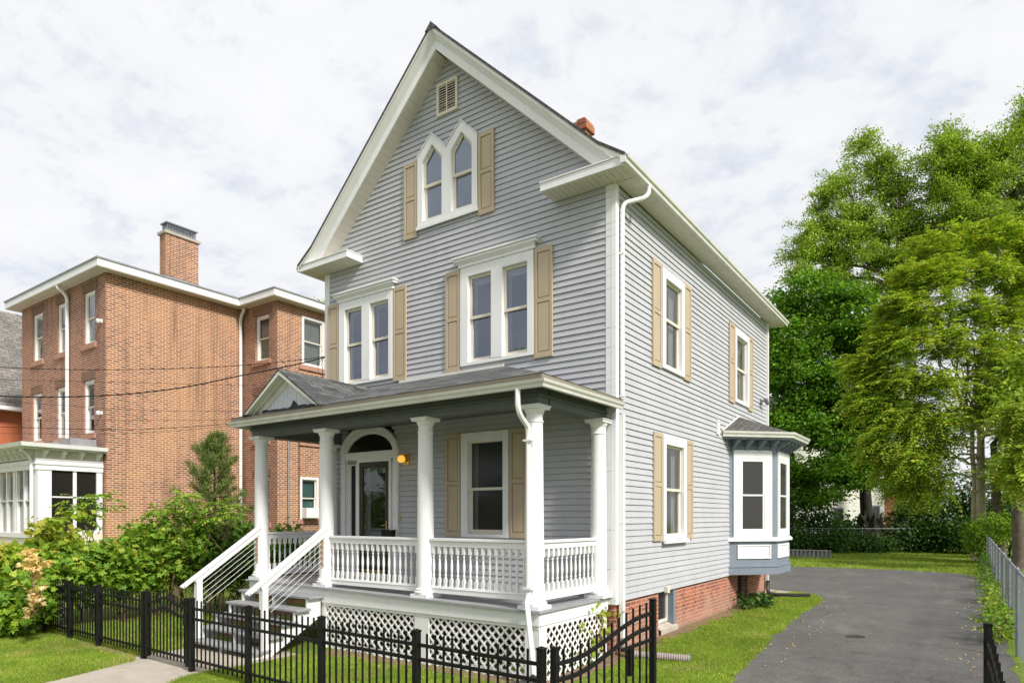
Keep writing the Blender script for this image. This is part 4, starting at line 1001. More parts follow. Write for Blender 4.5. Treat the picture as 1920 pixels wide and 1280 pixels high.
xs = [-4.56, -3.136, -1.633, -.10, 1.438]
for i, x in enumerate(xs): post(FB, x, fy(x))
for a, b, n in zip(xs, xs[1:], (11, 12, 12, 12)): panel(FB, (a+.034, fy(a)), (b-.034, fy(b)), n)
def gate(root, a, b, n, rise, zt, stile=.026, flat=False, ends=(0, 0)):
    """arched gate leaf from a to b; rise(t) lifts the top rails and pickets"""
    A_, B_ = Vector((a[0], a[1], 0)), Vector((b[0], b[1], 0))
    for t, p in ((0, A_), (1, B_)):
        m = MB(); h = zt+rise(t)+ends[int(t)]; m.box(-stile, stile, -stile, stile, -.04, h); m.box(-stile-.004, stile+.004, -stile-.004, stile+.004, h, h+.012)
        m.build('stile', M['black'], root, loc=(p.x, p.y, 0), bevel=.002)
    for z in (RT, RM):
        m = MB(); pts = [A_+(B_-A_)*(i/16)+Vector((0, 0, z+rise(i/16))) for i in range(17)]
        d = (B_-A_).normalized(); nrm = Vector((-d.y, d.x, 0)); P = []
        for p in pts: P += [p+nrm*sx*.013+Vector((0, 0, sz*.019)) for sx, sz in ((-1, -1), (1, -1), (1, 1), (-1, 1))]
        F = [(i*4+q, i*4+(q+1) % 4, i*4+4+(q+1) % 4, i*4+4+q) for i in range(16) for q in range(4)] + [(0, 1, 2, 3), (64, 65, 66, 67)]
        m.add(P, F); m.build('rail', M['black'], root)
    m = MB(); m.bar(A_+Vector((0, 0, RB_)), B_+Vector((0, 0, RB_)), .026, .034); m.build('rail', M['black'], root)
    for i in range(n):
        t = (i+1)/(n+1); p = A_+(B_-A_)*t; h = zt+rise(t)-.0; m = MB(); a_ = .0085
        m.box(-a_, a_, -a_, a_, -.01, h); m.build('picket', M['black'], root, loc=(p.x, p.y, 0))
hump = lambda t: .095*math.exp(-((t-.45)/.22)**2)
GA = thing('garden_gate', (-5.3, fy(-5.3), gz(0, -4.2)), 'narrow black iron garden gate with humped rails across the concrete walk', 'gate')
gate(GA, (-5.885, fy(-5.885)), (-4.66, fy(-4.66)), 11, hump, .93, .030, ends=(.02, .0))
m = MB(); m.box(-4.70, -4.62, fy(-4.66)-.06, fy(-4.66)-.02, .55, .72); m.build('latch', M['black'], GA)
curve = lambda t: .285*sstep(.12, .95, t)
GD = thing('drive_gate', (1.6, -3.6, gz(0, -4)), 'open black iron drive gate leaf with swept-up rails, hinged beside the porch downspout', 'gate', 'drive gate leaves')
gate(GD, (1.535, -4.33), (1.79, -2.76), 12, curve, .925, .030, ends=(.02, .02))
m = MB(); m.bar((1.70, -3.33, .78), (1.80, -2.72, .82), .02, .035); m.box(1.70, 1.74, -3.2, -3.16, .50, .78); m.build('drop_rod', M['black'], GD)
GE = thing('drive_gate', (4.7, -3.6, gz(0, -4)), 'open black iron drive gate leaf at the right edge, beside the chain-link fence', 'gate', 'drive gate leaves')
gate(GE, (4.78, -4.40), (4.66, -2.72), 12, curve, .925, .030, ends=(.02, .02))

# ------------------------------------------------------------------ chain-link fences
def chain_mat():
    m, nt, N, L, B = new_mat('chain_link_mesh')
    B.inputs['Base Color'].default_value = (.19, .21, .24, 1); B.inputs['Metallic'].default_value = .2; B.inputs['Roughness'].default_value = .45
    return m
M['chain'] = chain_mat()
def chain_fence(root, a, b, z0, z1, nposts, sp=.075, r=.0035, name='mesh', skirt=0.0):
    A_, B_ = Vector((a[0], a[1], 0)), Vector((b[0], b[1], 0)); L = (B_-A_).length; d = (B_-A_)/L; fr = Frame((A_.x, A_.y), (d.x, d.y), (d.y, -d.x))
    m = MB(fr); h = z1-z0; k = sp*1.4142
    c = -h
    while c < L:
        for sg in (1, -1):
            p = (c, 0.0, z0) if sg > 0 else (c+h, 0.0, z0); q = (c+h, 0, z1) if sg > 0 else (c, 0, z1)
            pts = [p, q]
            # clip to 0..L
            def cl(P, Q):
                out = []
                for X, Y in ((P, Q), (Q, P)):
                    u = min(max(X[0], 0), L); t = (u-X[0])/(Y[0]-X[0]); out.append((u, sg*.002, X[2]+(Y[2]-X[2])*t))
                return out
            if max(p[0], q[0]) <= 0 or min(p[0], q[0]) >= L: continue
            P, Q = cl(p, q)
            w = r
            m.add([(P[0]-w, P[1], P[2]), (P[0]+w, P[1], P[2]), (Q[0]+w, Q[1], Q[2]), (Q[0]-w, Q[1], Q[2]), (P[0], P[1]+w, P[2]), (Q[0], Q[1]+w, Q[2])], [(0, 1, 2, 3), (0, 4, 5, 3), (1, 4, 5, 2)])
        c += k
    m.build('mesh', M['chain'], root)
    m = MB(fr); m.tube([(0, -.01, z1), (L, -.01, z1)], .021, 6); m.build('rail', M['galv'], root)
    for i in range(nposts):
        u = L*i/(nposts-1); m = MB(fr); m.tube([(u, -.03, z0-.2), (u, -.03, z1+.03)], .026, 8); m.lathe([(.03, z1+.03), (.03, z1+.05), (.01, z1+.075)], (u, -.03, 0), 8); m.build('post', M['galv'], root)
CL = thing('chain_link_fence', (5.1, 12, 0), 'galvanised chain-link fence along the right edge of the drive', 'fence', 'chain-link fences')
chain_fence(CL, (5.15, -2.0), (5.02, 29.0), .02, 1.27, 13, .10, .0055)
CK = thing('chain_link_fence', (-10.9, -2, -.05), 'galvanised chain-link fence grown over by saplings beside the steps', 'fence', 'chain-link fences')
chain_fence(CK, (-10.87, -6.0), (-10.87, -.95), -.05, 1.5, 3, .09, .004); chain_fence(CK, (-10.87, -.95), (-10.87, 8.0), -.05, 1.5, 5, .09, .004)
# ------------------------------------------------------------------ ground, drive, paths
CAM = Vector((4.572, -9.324, 2.1)); YAW = R(35.0); FPX, HOR = 1239.0, 968.8
def at(px, d, py=None):
    """point seen at pixel px (1920 wide) at depth d; height from py"""
    rx, ry = -math.sin(YAW)+(px-960)/FPX*math.cos(YAW), math.cos(YAW)+(px-960)/FPX*math.sin(YAW)
    return Vector((CAM.x+rx*d, CAM.y+ry*d, 0 if py is None else CAM.z+(HOR-py)/FPX*d))
def np_mesh(name, V, F, mat, smooth=False):
    """V (n,3); F (m,k) with constant k"""
    me = bpy.data.meshes.new(name); V = np.asarray(V, np.float32); F = np.asarray(F, np.int32); k = F.shape[1]
    me.vertices.add(len(V)); me.vertices.foreach_set('co', V.ravel())
    me.loops.add(F.size); me.loops.foreach_set('vertex_index', F.ravel())
    me.polygons.add(len(F)); me.polygons.foreach_set('loop_start', np.arange(0, F.size, k, dtype=np.int32)); me.polygons.foreach_set('loop_total', np.full(len(F), k, np.int32))
    me.update(calc_edges=True); me.materials.append(mat)
    if smooth: me.polygons.foreach_set('use_smooth', np.ones(len(F), bool))
    return me
def ground_mat():
    m, nt, N, L, B = new_mat('lawn_ground')
    v = pos_vec(nt)
    a = noise(nt, 0.7, 6, .6, v); b = noise(nt, 9, 5, .65, v); c = noise(nt, 55, 4, .7, v)
    col = ramp(nt, a, [(.25, (.10, .17, .018)), (.5, (.17, .25, .028)), (.75, (.25, .30, .05))])
    col = mix(nt, col, ramp(nt, b, [(.25, (.05, .11, .012)), (.75, (.22, .31, .05))]), .5)
    dry = ramp(nt, noise(nt, 1.3, 7, .7, v), [(.55, 0.0), (.70, .7)])
    col = mix(nt, col, (.34, .27, .13), dry)
    col = mix(nt, col, ramp(nt, c, [(.2, .45), (.8, 1.5)]), .9, 'MULTIPLY')
    L.new(col, B.inputs['Base Color']); B.inputs['Roughness'].default_value = .95; B.inputs['Specular IOR Level'].default_value = .2
    bump(nt, B, math_n(nt, 'ADD', b, c), .9, .03); return m
def asphalt_mat():
    m, nt, N, L, B = new_mat('worn_asphalt'); v = pos_vec(nt)
    a = noise(nt, .55, 6, .62, v); b = noise(nt, 120, 3, .7, v); c = noise(nt, 4, 6, .7, v)
    col = ramp(nt, a, [(.3, (.084, .081, .078)), (.7, (.130, .123, .117))])
    col = mix(nt, col, ramp(nt, c, [(.25, .8), (.75, 1.2)]), .8, 'MULTIPLY')
    w = N.new('ShaderNodeTexVoronoi'); w.inputs['Scale'].default_value = 70; L.new(v, w.inputs['Vector'])
    col = mix(nt, col, ramp(nt, w.outputs['Color'], [(.1, .55), (.85, 1.15), (1, 2.2)]), .75, 'MULTIPLY')
    col = mix(nt, col, ramp(nt, b, [(.3, .75), (.7, 1.25)]), .8, 'MULTIPLY')
    cr = N.new('ShaderNodeTexVoronoi'); cr.feature = 'DISTANCE_TO_EDGE'; cr.inputs['Scale'].default_value = .33
    wv = N.new('ShaderNodeVectorMath'); wv.operation = 'ADD'; nz = N.new('ShaderNodeTexNoise'); nz.inputs['Scale'].default_value = 1.2; nz.inputs['Detail'].default_value = 6; L.new(v, nz.inputs['Vector'])
    L.new(v, wv.inputs[0]); L.new(nz.outputs['Color'], wv.inputs[1]); L.new(wv.outputs[0], cr.inputs['Vector'])
    col = mix(nt, col, (.045, .043, .04), ramp(nt, cr.outputs['Distance'], [(0.0, .7), (.006, 0.0)]))
    col = mix(nt, col, (.045, .044, .043), ramp(nt, noise(nt, 1.9, 5, .6, pos_vec(nt, (1, .6, 1)), .6), [(.60, 0.0), (.75, .5)]))
    col = mix(nt, col, (.27, .24, .20), ramp(nt, noise(nt, 26, 3, .6, v), [(.70, 0.0), (.75, .55)]))
    pale = ramp(nt, noise(nt, .9, 8, .7, pos_vec(nt, (1, .35, 1))), [(.54, 0.0), (.70, .55)])
    col = mix(nt, col, (.20, .18, .155), pale)
    L.new(col, B.inputs['Base Color']); B.inputs['Roughness'].default_value = .85; bump(nt, B, math_n(nt, 'ADD', b, w.outputs['Distance']), .5, .006); return m
def soil_mat():
    m, nt, N, L, B = new_mat('bare_soil'); v = pos_vec(nt)
    col = ramp(nt, noise(nt, 14, 8, .75, v), [(.25, (.12, .075, .045)), (.55, (.26, .17, .105)), (.8, (.38, .28, .18))])
    L.new(col, B.inputs['Base Color']); B.inputs['Roughness'].default_value = 1; bump(nt, B, noise(nt, 30, 6, .7, v), 1.0, .03); return m
M['ground'], M['asphalt'], M['soil'] = ground_mat(), asphalt_mat(), soil_mat()
# ground sheet: fine where seen, stretched to the horizon
def axis_pts(lo, hi, fine0, fine1, step):
    a = list(np.arange(fine0, fine1+1e-6, step)); d = step
    while a[-1] < hi: d *= 1.6; a.append(a[-1]+d)
    d = step
    while a[0] > lo: d *= 1.6; a.insert(0, a[0]-d)
    return np.array(a)
X = axis_pts(-260, 260, -14, 8, .5); Y = axis_pts(-120, 360, -10, 12, .5)
gx_, gy_ = np.meshgrid(X, Y); t = np.clip((gy_+2.5)/5, 0, 1); gzz = -.10+.10*t*t*(3-2*t)
V = np.stack([gx_, gy_, gzz], -1).reshape(-1, 3); nx, ny = len(X), len(Y)
i_, j_ = np.meshgrid(np.arange(nx-1), np.arange(ny-1)); q = (j_*nx+i_).ravel(); F = np.stack([q, q+1, q+nx+1, q+nx], -1)
tag(link('ground', np_mesh('ground', V, F, M['ground'], True)), None, None, None, 'structure')
def sheet(name, outline, mat, dz, step=.5):
    """flat-lying sheet following the ground, triangulated strip-wise in y"""
    import bmesh
    bm = bmesh.new(); vs = [bm.verts.new((x, y, 0)) for x, y in outline]; f = bm.faces.new(vs)
    ys = [p[1] for p in outline]
    y = math.ceil(min(ys)/step)*step
    while y < min(max(ys), 4.0):
        bmesh.ops.bisect_plane(bm, geom=bm.verts[:]+bm.edges[:]+bm.faces[:], plane_co=(0, y, 0), plane_no=(0, 1, 0)); y += step
    bmesh.ops.triangulate(bm, faces=bm.faces[:])
    for v in bm.verts: v.co.z = gz(v.co.x, v.co.y)+dz
    for f in bm.faces:
        if f.normal.z < 0: f.normal_flip()
    bm.normal_update()
    me = bpy.data.meshes.new(name); bm.to_mesh(me); bm.free(); me.materials.append(mat)
    return tag(link(name, me), None, None, None, 'structure')
def wob(pts, amp, seg=.35):
    out = []
    for a, b in zip(pts, pts[1:]):
        n = max(1, int(math.hypot(b[0]-a[0], b[1]-a[1])/seg))
        out += [(a[0]+(b[0]-a[0])*i/n+random.uniform(-amp, amp), a[1]+(b[1]-a[1])*i/n+random.uniform(-amp, amp)) for i in range(n)]
    return out+[pts[-1]]
DL = [(2.15, -6.5), (2.10, -3.0), (2.0, -1.2), (1.86, .6), (1.66, 3.0), (1.50, 6.0), (1.47, 8.0), (1.36, 9.2), (1.05, 9.9), (.55, 10.35), (-.6, 10.9), (-2.5, 11.6), (-9, 12.2)]
DR = [(5.05, -6.5), (5.02, 3.0), (4.98, 7.0), (4.82, 13.3), (4.72, 17.5), (4.55, 19.3), (4.1, 20.3), (2.4, 20.9), (.5, 20.9), (-1.9, 20.4), (-9, 20.2)]
drive = wob(DL, .045, .22)+wob(DR, .06, .25)[::-1]
sheet('driveway', drive, M['asphalt'], .006)
sheet('walkway', [(-6.25, -2.6), (-6.25, -4.20), (-5.95, -4.35), (-5.55, -5.6), (-5.2, -7.5), (-3.3, -7.5), (-3.75, -5.3), (-4.35, -4.45), (-4.28, -3.6), (-4.28, -2.6)], M['concrete'], .006)
sheet('concrete_pad', [(-1.0, 9.3), (.35, 9.35), (1.15, 9.75), (.6, 10.25), (-.5, 10.75), (-1.4, 10.9)], M['concrete'], .012)
sheet('soil_strip', wob([(-.2, -2.05), (-.02, .05), (.02, 9.0)], .02)+wob([(.35, 9.1), (.5, 6.5), (.30, 4.5), (.28, 2.0), (.22, .2), (.15, -2.15)], .09, .2), M['soil'], .006)
sheet('soil_strip', wob([(-4.2, -1.98), (-.15, -1.98)], .01)+wob([(-.1, -2.25), (-2.0, -2.22), (-3.6, -2.35), (-4.15, -2.9), (-4.25, -3.3)], .07, .15), M['soil'], .005)
sheet('soil_strip', wob([(-9.6, -4.22), (-6.1, -4.33)], .06, .15)+wob([(-6.1, -4.10), (-9.6, -3.98)], .07, .15), M['soil'], .004)
sheet('pavement', [(-60, -10.2), (60, -10.2), (60, -8.35), (-60, -8.35)], M['concrete'], .006, 2)
sheet('road', [(-80, -24), (80, -24), (80, -11.0), (-80, -11.0)], M['asphalt'], .006, 2)
# manhole-like drain cover in the drive
p = at(1604, 2.1*FPX/(1193.5-HOR)); m = MB(); m.lathe([(.16, .008), (.155, .014), (.13, .015), (.125, .011), (.0, .011)], (0, 0, 0), 20)
tag(m.build('drain_cover', M['pipeblack'], None, loc=(p.x, p.y, .001)), 'round dark drain cover set in the asphalt drive', 'drain cover')

# ------------------------------------------------------------------ vegetation
def unit(v): return v/np.maximum(1e-9, np.linalg.norm(v, axis=-1, keepdims=True))
def leaf_quads(c, d, n, ln, wd, fold=.25):
    """folded diamond leaves: centre base c, direction d, normal n"""
    d = unit(d); s = unit(np.cross(d, n)); n = np.cross(s, d); ln = ln[:, None]; wd = wd[:, None]
    V = np.stack([c, c+d*ln*.45-s*wd*.5+n*wd*fold, c+d*ln-n*ln*.08, c+d*ln*.45+s*wd*.5+n*wd*fold], 1)
    k = np.arange(len(c))[:, None]*4
    F = np.concatenate([k+np.array([[0, 2, 1]]), k+np.array([[0, 3, 2]])], 0)
    return V.reshape(-1, 3), F
LOBE = np.array([(0, 0), (.16, -.10), (.46, .02), (.30, .22), (.50, .52), (.24, .50), (.16, .62), (0, 1.0), (-.16, .62), (-.24, .50), (-.50, .52), (-.30, .22), (-.46, .02), (-.16, -.10)])
def leaf_lobed(c, d, n, ln):
    """five-lobed leaves, slightly cupped"""
    d = unit(d); s = unit(np.cross(d, n)); n = np.cross(s, d)
    L_ = LOBE; k = len(L_)
    cup = -(L_[:, 0]**2*.5+np.maximum(0, L_[:, 1]-.4)**2*.5)
    V = c[:, None]+ln[:, None, None]*(s[:, None]*L_[None, :, :1]+d[:, None]*L_[None, :, 1:]+n[:, None]*cup[None, :, None])
    ctr = c[:, None]+ln[:, None, None]*d[:, None]*.30
    V = np.concatenate([V, ctr], 1); b = np.arange(len(c))[:, None]*(k+1)
    F = np.concatenate([b+np.array([[k, i, (i+1) % k]]) for i in range(k)], 0)
    return V.reshape(-1, 3), F
def fronds(c, d, ln, pairs=6, lw=.34, droop=.35):
    """compound leaves: pairs of leaflets along a drooping stalk"""
    N_ = len(c); d = unit(d); up = np.array([0, 0, 1.0]); s = unit(np.cross(d, up)+1e-6); Vs, Fs, base = [], [], 0
    for i in range(pairs):
        t = (i+1)/pairs
        p = c+d*(ln*t)[:, None]-up*(ln*droop*t*t)[:, None]
        l = ln*lw*(1-.45*abs(t-.45))
        for sg in (-1, 1):
            dd = unit(s*sg*.9+d*.45-up*.35+RNG.normal(0, .12, (N_, 3)))
            V, F = leaf_quads(p, dd, np.tile(up, (N_, 1))+RNG.normal(0, .35, (N_, 3)), l, l*.42, .15); Vs.append(V); Fs.append(F+base); base += len(V)
    return np.concatenate(Vs), np.concatenate(Fs)
def in_ell(n, c, r, shell=.55):
    v = unit(RNG.normal(size=(n, 3))); q = RNG.uniform(shell, 1, (n, 1))
    return np.array(c)+v*q*np.array(r)
def clusters_to_leaves(cl, per, spread, flat, upb=.6, jitter=.6):
    n = len(cl); C = np.repeat(cl, per, 0); o = RNG.normal(size=(n*per, 3))*np.array([spread, spread, spread*flat])
    P = C+o; d = unit(o*np.array([1, 1, .4])+RNG.normal(0, .35, (n*per, 3))+np.array([0, 0, -.25*spread]))
    nn = unit(np.array([0, 0, upb])+RNG.normal(0, jitter, (n*per, 3)))
    return P, d, nn
def branch_mb(m, a, b, r0, r1, sag=.15, k=7, wig=.05, n=6):
    a, b = np.array(a, float), np.array(b, float); L = np.linalg.norm(b-a); pts, rs = [], []
    for i in range(k+1):
        t = i/k; p = a+(b-a)*t+np.array([0, 0, 1])*sag*L*math.sin(math.pi*t)*.5+(RNG.normal(0, wig*L/k, 3) if 0 < i < k else 0)
        pts.append(tuple(p)); rs.append(r0+(r1-r0)*t)
    m.tube(pts, rs, n); return pts
def tree(name, label, base, fork, lobes, r0, ncl, per, spread, leaf, lmat, bark='bark', flat=.55, size=(.2, .32), group=None, nbr=40, trunks=None, limb=.5, spray=None, kind='quad', cat='tree', upb=.7, shell=.5, twigr=.012, gapz=None):
    root = thing(name, tuple(base), label, cat, group)
    cl = np.concatenate([in_ell(int(ncl*w), c, r, shell) for c, r, w in lobes])
    m = MB(); base = np.array(base, float); fork = np.array(fork, float)
    for tb, tf, rr in (trunks or [(base, fork, r0)]):
        tb = np.array(tb, float); tf = np.array(tf, float)
        flare = MB(); pts = [tb+(tf-tb)*t+RNG.normal(0, r0*.12, 3)*(0 if t in (0, 1) else 1) for t in (0, .04, .12, .3, .5, .7, .85, 1)]
        m.tube([tuple(p) for p in pts], [rr*k for k in (1.55, 1.2, 1.02, .95, .86, .78, .72, .62)], 14)
    m.build('trunk', M[bark], root, smooth=True)
    m = MB(); sprays = []
    for c, r, w in lobes:                       # main limbs, then twigs off them
        c = np.array(c); st = fork+(RNG.normal(0, r0*.3, 3)); st[2] = min(st[2], c[2]-.1)+RNG.uniform(-.1, .0)
        main = branch_mb(m, st, c, r0*limb, r0*limb*.25, .12, 8, .25)
        near = cl[np.argsort(np.linalg.norm(cl-c, axis=1))[:max(3, int(nbr*w*6))]]
        if spray:                                # leafy sprays that follow the boughs
            for e in in_ell(max(3, int(spray*w)), c, r, .75):
                s_ = main[RNG.integers(4, len(main))]; b2 = branch_mb(m, s_, e, r0*limb*.2, twigr, .12, 6, .35, 5)
                for q in range(6):
                    p = np.array(b2[RNG.integers(3, len(b2))]); tip = p+unit(RNG.normal(0, 1, 3)*np.array([1, 1, .45])+(e-c)*.25)*RNG.uniform(.25, .95)
                    branch_mb(m, p, tip, twigr, twigr*.5, .1, 3, .2, 4)
                    for t in (.55, .85, 1.0): sprays.append(p+(tip-p)*t)
            continue
        for p in near[RNG.permutation(len(near))[:max(2, int(nbr*w))]]:
            s_ = main[RNG.integers(3, len(main))]; branch_mb(m, s_, p, r0*limb*.26, twigr, .1, 5, .3, 5)
    m.build('branches', M[bark], root, smooth=True)
    if sprays: cl = np.array(sprays)
    P, d, nn = clusters_to_leaves(cl, per, spread, flat, upb)
    if gapz is not None:
        k = gapz(P); P, d, nn = P[k], d[k], nn[k]
    ln = RNG.uniform(*size, len(P))
    if kind == 'quad': V, F = leaf_quads(P, d, nn, ln, ln*.55)
    elif kind == 'lobed': V, F = leaf_lobed(P, d, nn, ln)
    else: ax = np.array([np.mean([c[0] for c, r, w in lobes]), np.mean([c[1] for c, r, w in lobes])]); o = P-np.array([ax[0], ax[1], np.mean(P[:, 2])-2.0]); V, F = fronds(P, unit(o*np.array([1, 1, .6]))*.7+RNG.normal(0, .55, P.shape)+np.array([0, 0, .30]), ln, droop=.55)
    link('crown', np_mesh('crown', V, F, M[lmat]), root)
    return root
def A(px, d, py=None): return tuple(at(px, d, py))
def lob(px, d, py, rx, rz, w, ry=None): return (A(px, d, py), (rx, ry or rx, rz), w)
# tall oaks at the back
tree('oak_tree', 'tall open-crowned oak rising behind the dark maple', A(1690, 46), A(1715, 46, 560),
     [lob(1622, 46, 268, 1.0, .8, .07), lob(1648, 46, 300, 1.2, .9, .09), lob(1668, 46, 345, 1.5, .9, .10), lob(1575, 46, 345, 1.2, .8, .08), lob(1545, 46, 372, 1.1, .7, .07), lob(1605, 46, 392, 1.8, .8, .11), lob(1520, 46, 425, 1.3, .6, .08), lob(1570, 46, 440, 1.7, .8, .10), lob(1640, 46, 430, 1.8, .8, .11), lob(1492, 46, 462, 1.1, .6, .06), lob(1535, 46, 480, 1.6, .7, .09), lob(1605, 46, 490, 2.0, .8, .11), lob(1700, 46, 400, 1.6, 1.0, .11), lob(1735, 46, 440, 1.5, 1.1, .11), lob(1680, 46, 480, 1.8, .9, .10), lob(1500, 46, 508, 1.4, .5, .07), lob(1565, 46, 525, 2.0, .6, .09), lob(1655, 46, 535, 2.0, .8, .10), lob(1730, 46, 520, 1.8, 1.0, .1)],
     .42, 60, 17, .20, 'oak', 'leaf_oak', 'bark', .7, (.11, .21), spray=140, limb=.33, twigr=.016)
tree('oak_tree', 'tall oak whose top leaves the photo at the upper right corner', A(1905, 44), A(1905, 44, 520),
     [lob(1760, 44, 262, 1.0, .8, .07), lob(1785, 44, 250, .9, .7, .06), lob(1740, 44, 300, .9, .8, .07), lob(1775, 44, 310, 1.3, .9, .09), lob(1815, 44, 300, 1.1, 1.0, .09), lob(1850, 44, 275, 1.2, 1.0, .09), lob(1895, 44, 265, 1.4, 1.1, .10), lob(1925, 44, 205, 1.0, 1.2, .09), lob(1960, 44, 290, 1.8, 2.0, .12), lob(1865, 44, 335, 1.8, 1.2, .12), lob(1925, 44, 350, 1.8, 1.4, .12), lob(1760, 44, 360, 1.3, 1.0, .10), lob(1810, 44, 370, 1.6, 1.0, .11), lob(1780, 44, 420, 1.7, 1.1, .12), lob(1850, 44, 410, 2.0, 1.2, .13), lob(1930, 44, 430, 2.4, 1.4, .13), lob(1820, 44, 470, 2.4, 1.0, .12), lob(1760, 44, 470, 1.6, 1.0, .1)],
     .45, 60, 17, .20, 'oak', 'leaf_oak', 'bark', .7, (.11, .21), spray=140, limb=.33, twigr=.016)
# across the street: what the front windows mirror
for (x, y), lab in (((-18.5, -25.5), 'leafy tree across the street, mirrored in the lower panes of the right-hand upper twin window'), ((-30, -24.5), 'leafy tree across the street, mirrored in the front door glass')):
    tree('street_tree', lab, (x, y, -.1), (x, y, 4.5), [((x, y, 9.0), (3.2, 3.2, 2.0), .25), ((x-2, y+1, 7.0), (2.4, 2.4, 1.6), .2), ((x+2, y, 6.5), (2.4, 2.4, 1.6), .2), ((x, y, 11), (1.8, 1.8, 1.5), .15), ((x-1.5, y+1, 2.4), (3, 2, 1.6), .2), ((x+2.5, y+1, 2.4), (2, 2, 1.5), .12)], .3, 160, 60, .5, 'x', 'leaf_oak', 'darkbark', .6, (.25, .4), nbr=20)
# dark maple
tree('maple_tree', 'dense dark green maple beside the back corner of the grey house', A(1640, 43), A(1600, 43, 800),
     [lob(1530, 42, 560, 2.6, 1.8, .16), lob(1480, 42, 640, 2.2, 1.8, .16), lob(1590, 42, 600, 2.6, 2.0, .16), lob(1500, 42, 720, 2.4, 1.6, .16), lob(1580, 42, 720, 3.0, 2.0, .18), lob(1470, 42, 800, 1.8, 1.4, .11), lob(1560, 42, 810, 2.6, 1.4, .15), lob(1640, 42, 640, 2.6, 2.4, .14), lob(1640, 42, 780, 2.5, 1.6, .12), lob(1610, 41, 860, 1.8, .8, .08)],
     .40, 330, 110, .42, 'maple', 'leaf_maple', 'darkbark', .42, (.20, .34), nbr=34, limb=.4, twigr=.02, upb=1.1)
tree('maple_tree', 'slender dark maple with a leaning trunk close to the bay window', A(1478, 41.5), A(1486, 41.5, 850),
     [lob(1462, 41, 690, 1.6, 1.6, .3), lob(1490, 41, 790, 1.5, 1.2, .3), lob(1455, 41, 880, 1.4, 1.0, .25), lob(1500, 41, 890, 1.4, .8, .25), lob(1550, 40.5, 880, 1.5, .7, .25), lob(1600, 40.5, 895, 1.4, .6, .2), lob(1530, 40.6, 930, 1.4, .6, .2)],
     .20, 110, 90, .42, 'maple', 'leaf_maple', 'darkbark', .42, (.20, .32), nbr=20, limb=.5, upb=1.0)
# yellow-green tree with compound leaves at the end of the fence
ab = A(1838, 31); al = []
for px, py, d in ((1745, 470, 31), (1800, 455, 31.3), (1860, 450, 31), (1915, 470, 31), (1715, 520, 30.6), (1780, 520, 30), (1845, 520, 30), (1905, 540, 30), (1690, 580, 30.5), (1745, 585, 29.8), (1810, 590, 29.6), (1875, 600, 29.8), (1665, 640, 30.6), (1720, 650, 29.8), (1785, 655, 29.4), (1850, 665, 29.6), (1910, 660, 30), (1650, 700, 30.6), (1700, 715, 29.8), (1765, 725, 29.4), (1830, 735, 29.6), (1895, 740, 30), (1640, 760, 30.6), (1690, 780, 30), (1750, 790, 29.6), (1785, 795, 29.8), (1905, 800, 30), (1655, 830, 30.4), (1710, 850, 30), (1750, 860, 30), (1900, 865, 30), (1930, 905, 29), (1740, 910, 30.4), (1690, 895, 31), (1960, 600, 31), (1960, 750, 30), (1900, 880, 25.2), (1932, 845, 25), (1915, 790, 25.4), (1945, 480, 31), (1940, 540, 30), (1945, 690, 30), (1935, 800, 29), (1630, 690, 31), (1625, 745, 31), (1700, 860, 29.8)):
    al.append(lob(px, d, py, .98, .78, .0285))
tree('ailanthus_tree', 'yellow-green compound-leaved tree with pale twin stems at the end of the drive', ab, A(1840, 31, 800), al,
     .21, 1050, 12, .19, 'ail', 'leaf_ail', 'palebark', .8, (.42, .72), nbr=90, limb=.30, kind='frond', shell=.45,
     trunks=[(ab, A(1838, 31, 780), .21), (A(1829, 31.4), A(1822, 31.2, 760), .13)])
# big trunks beyond the fence
for px, d, rr, lab in ((1909, 26, .24, 'thick grey tree trunk beyond the chain-link fence at the right edge'), (1878, 30, .20, 'leaning grey tree trunk between the pale stems and the thick trunk')):
    tree('deciduous_tree', lab, A(px, d), A(px-(2 if d < 28 else 16), d, 830), [lob(px+20, d+1.5, 770, 1.5, 1.0, .35), lob(px+50, d+2, 840, 1.3, .9, .3), lob(px+70, d+2, 690, 1.8, 1.4, .35)], rr, 46, 90, .42, 'x', 'leaf_oak', 'bark', .6, (.16, .28), nbr=10, limb=.35)
# dark undergrowth along the back fence
spots = [(1485, 40.2, 930, 1.1), (1530, 40.6, 940, 1.2), (1580, 41.2, 960, 1.0), (1690, 40.4, 935, 1.3), (1735, 39.6, 915, 1.5), (1785, 39.0, 930, 1.5), (1815, 37, 960, 1.1), (1715, 39.2, 985, .9), (1765, 38.6, 985, 1.0), (1500, 38.8, 1000, .8), (1560, 38.9, 1004, .9), (1630, 39.0, 1006, .9), (1800, 38.5, 870, 1.3), (1865, 38, 850, 1.6), (1915, 36, 870, 1.6), (1890, 33, 930, 1.0)]
labs = ['dark shrub behind the bay window, nearest the house', 'dark shrub at the back fence above the concrete blocks', 'small dark shrub just left of the tree stump', 'dark bush just right of the stump', 'tall dark bush in the middle of the back hedge', 'broad dark bush left of the pale stems', 'dark bush at the foot of the pale twin stems', 'low leafy bush edging the back lawn, left one', 'low leafy bush edging the back lawn, right one', 'low dark ground bush right behind the row of concrete blocks', 'low dark ground bush at the fence between the blocks and the stump', 'low dark ground bush at the foot of the stump', 'tall bush behind the pale twin stems', 'tall bush between the pale stems and the thick right-hand trunk', 'tall bush behind the thick right-hand trunk at the photo edge', 'leafy bush over the far end of the drive fence, left of the thick trunk']
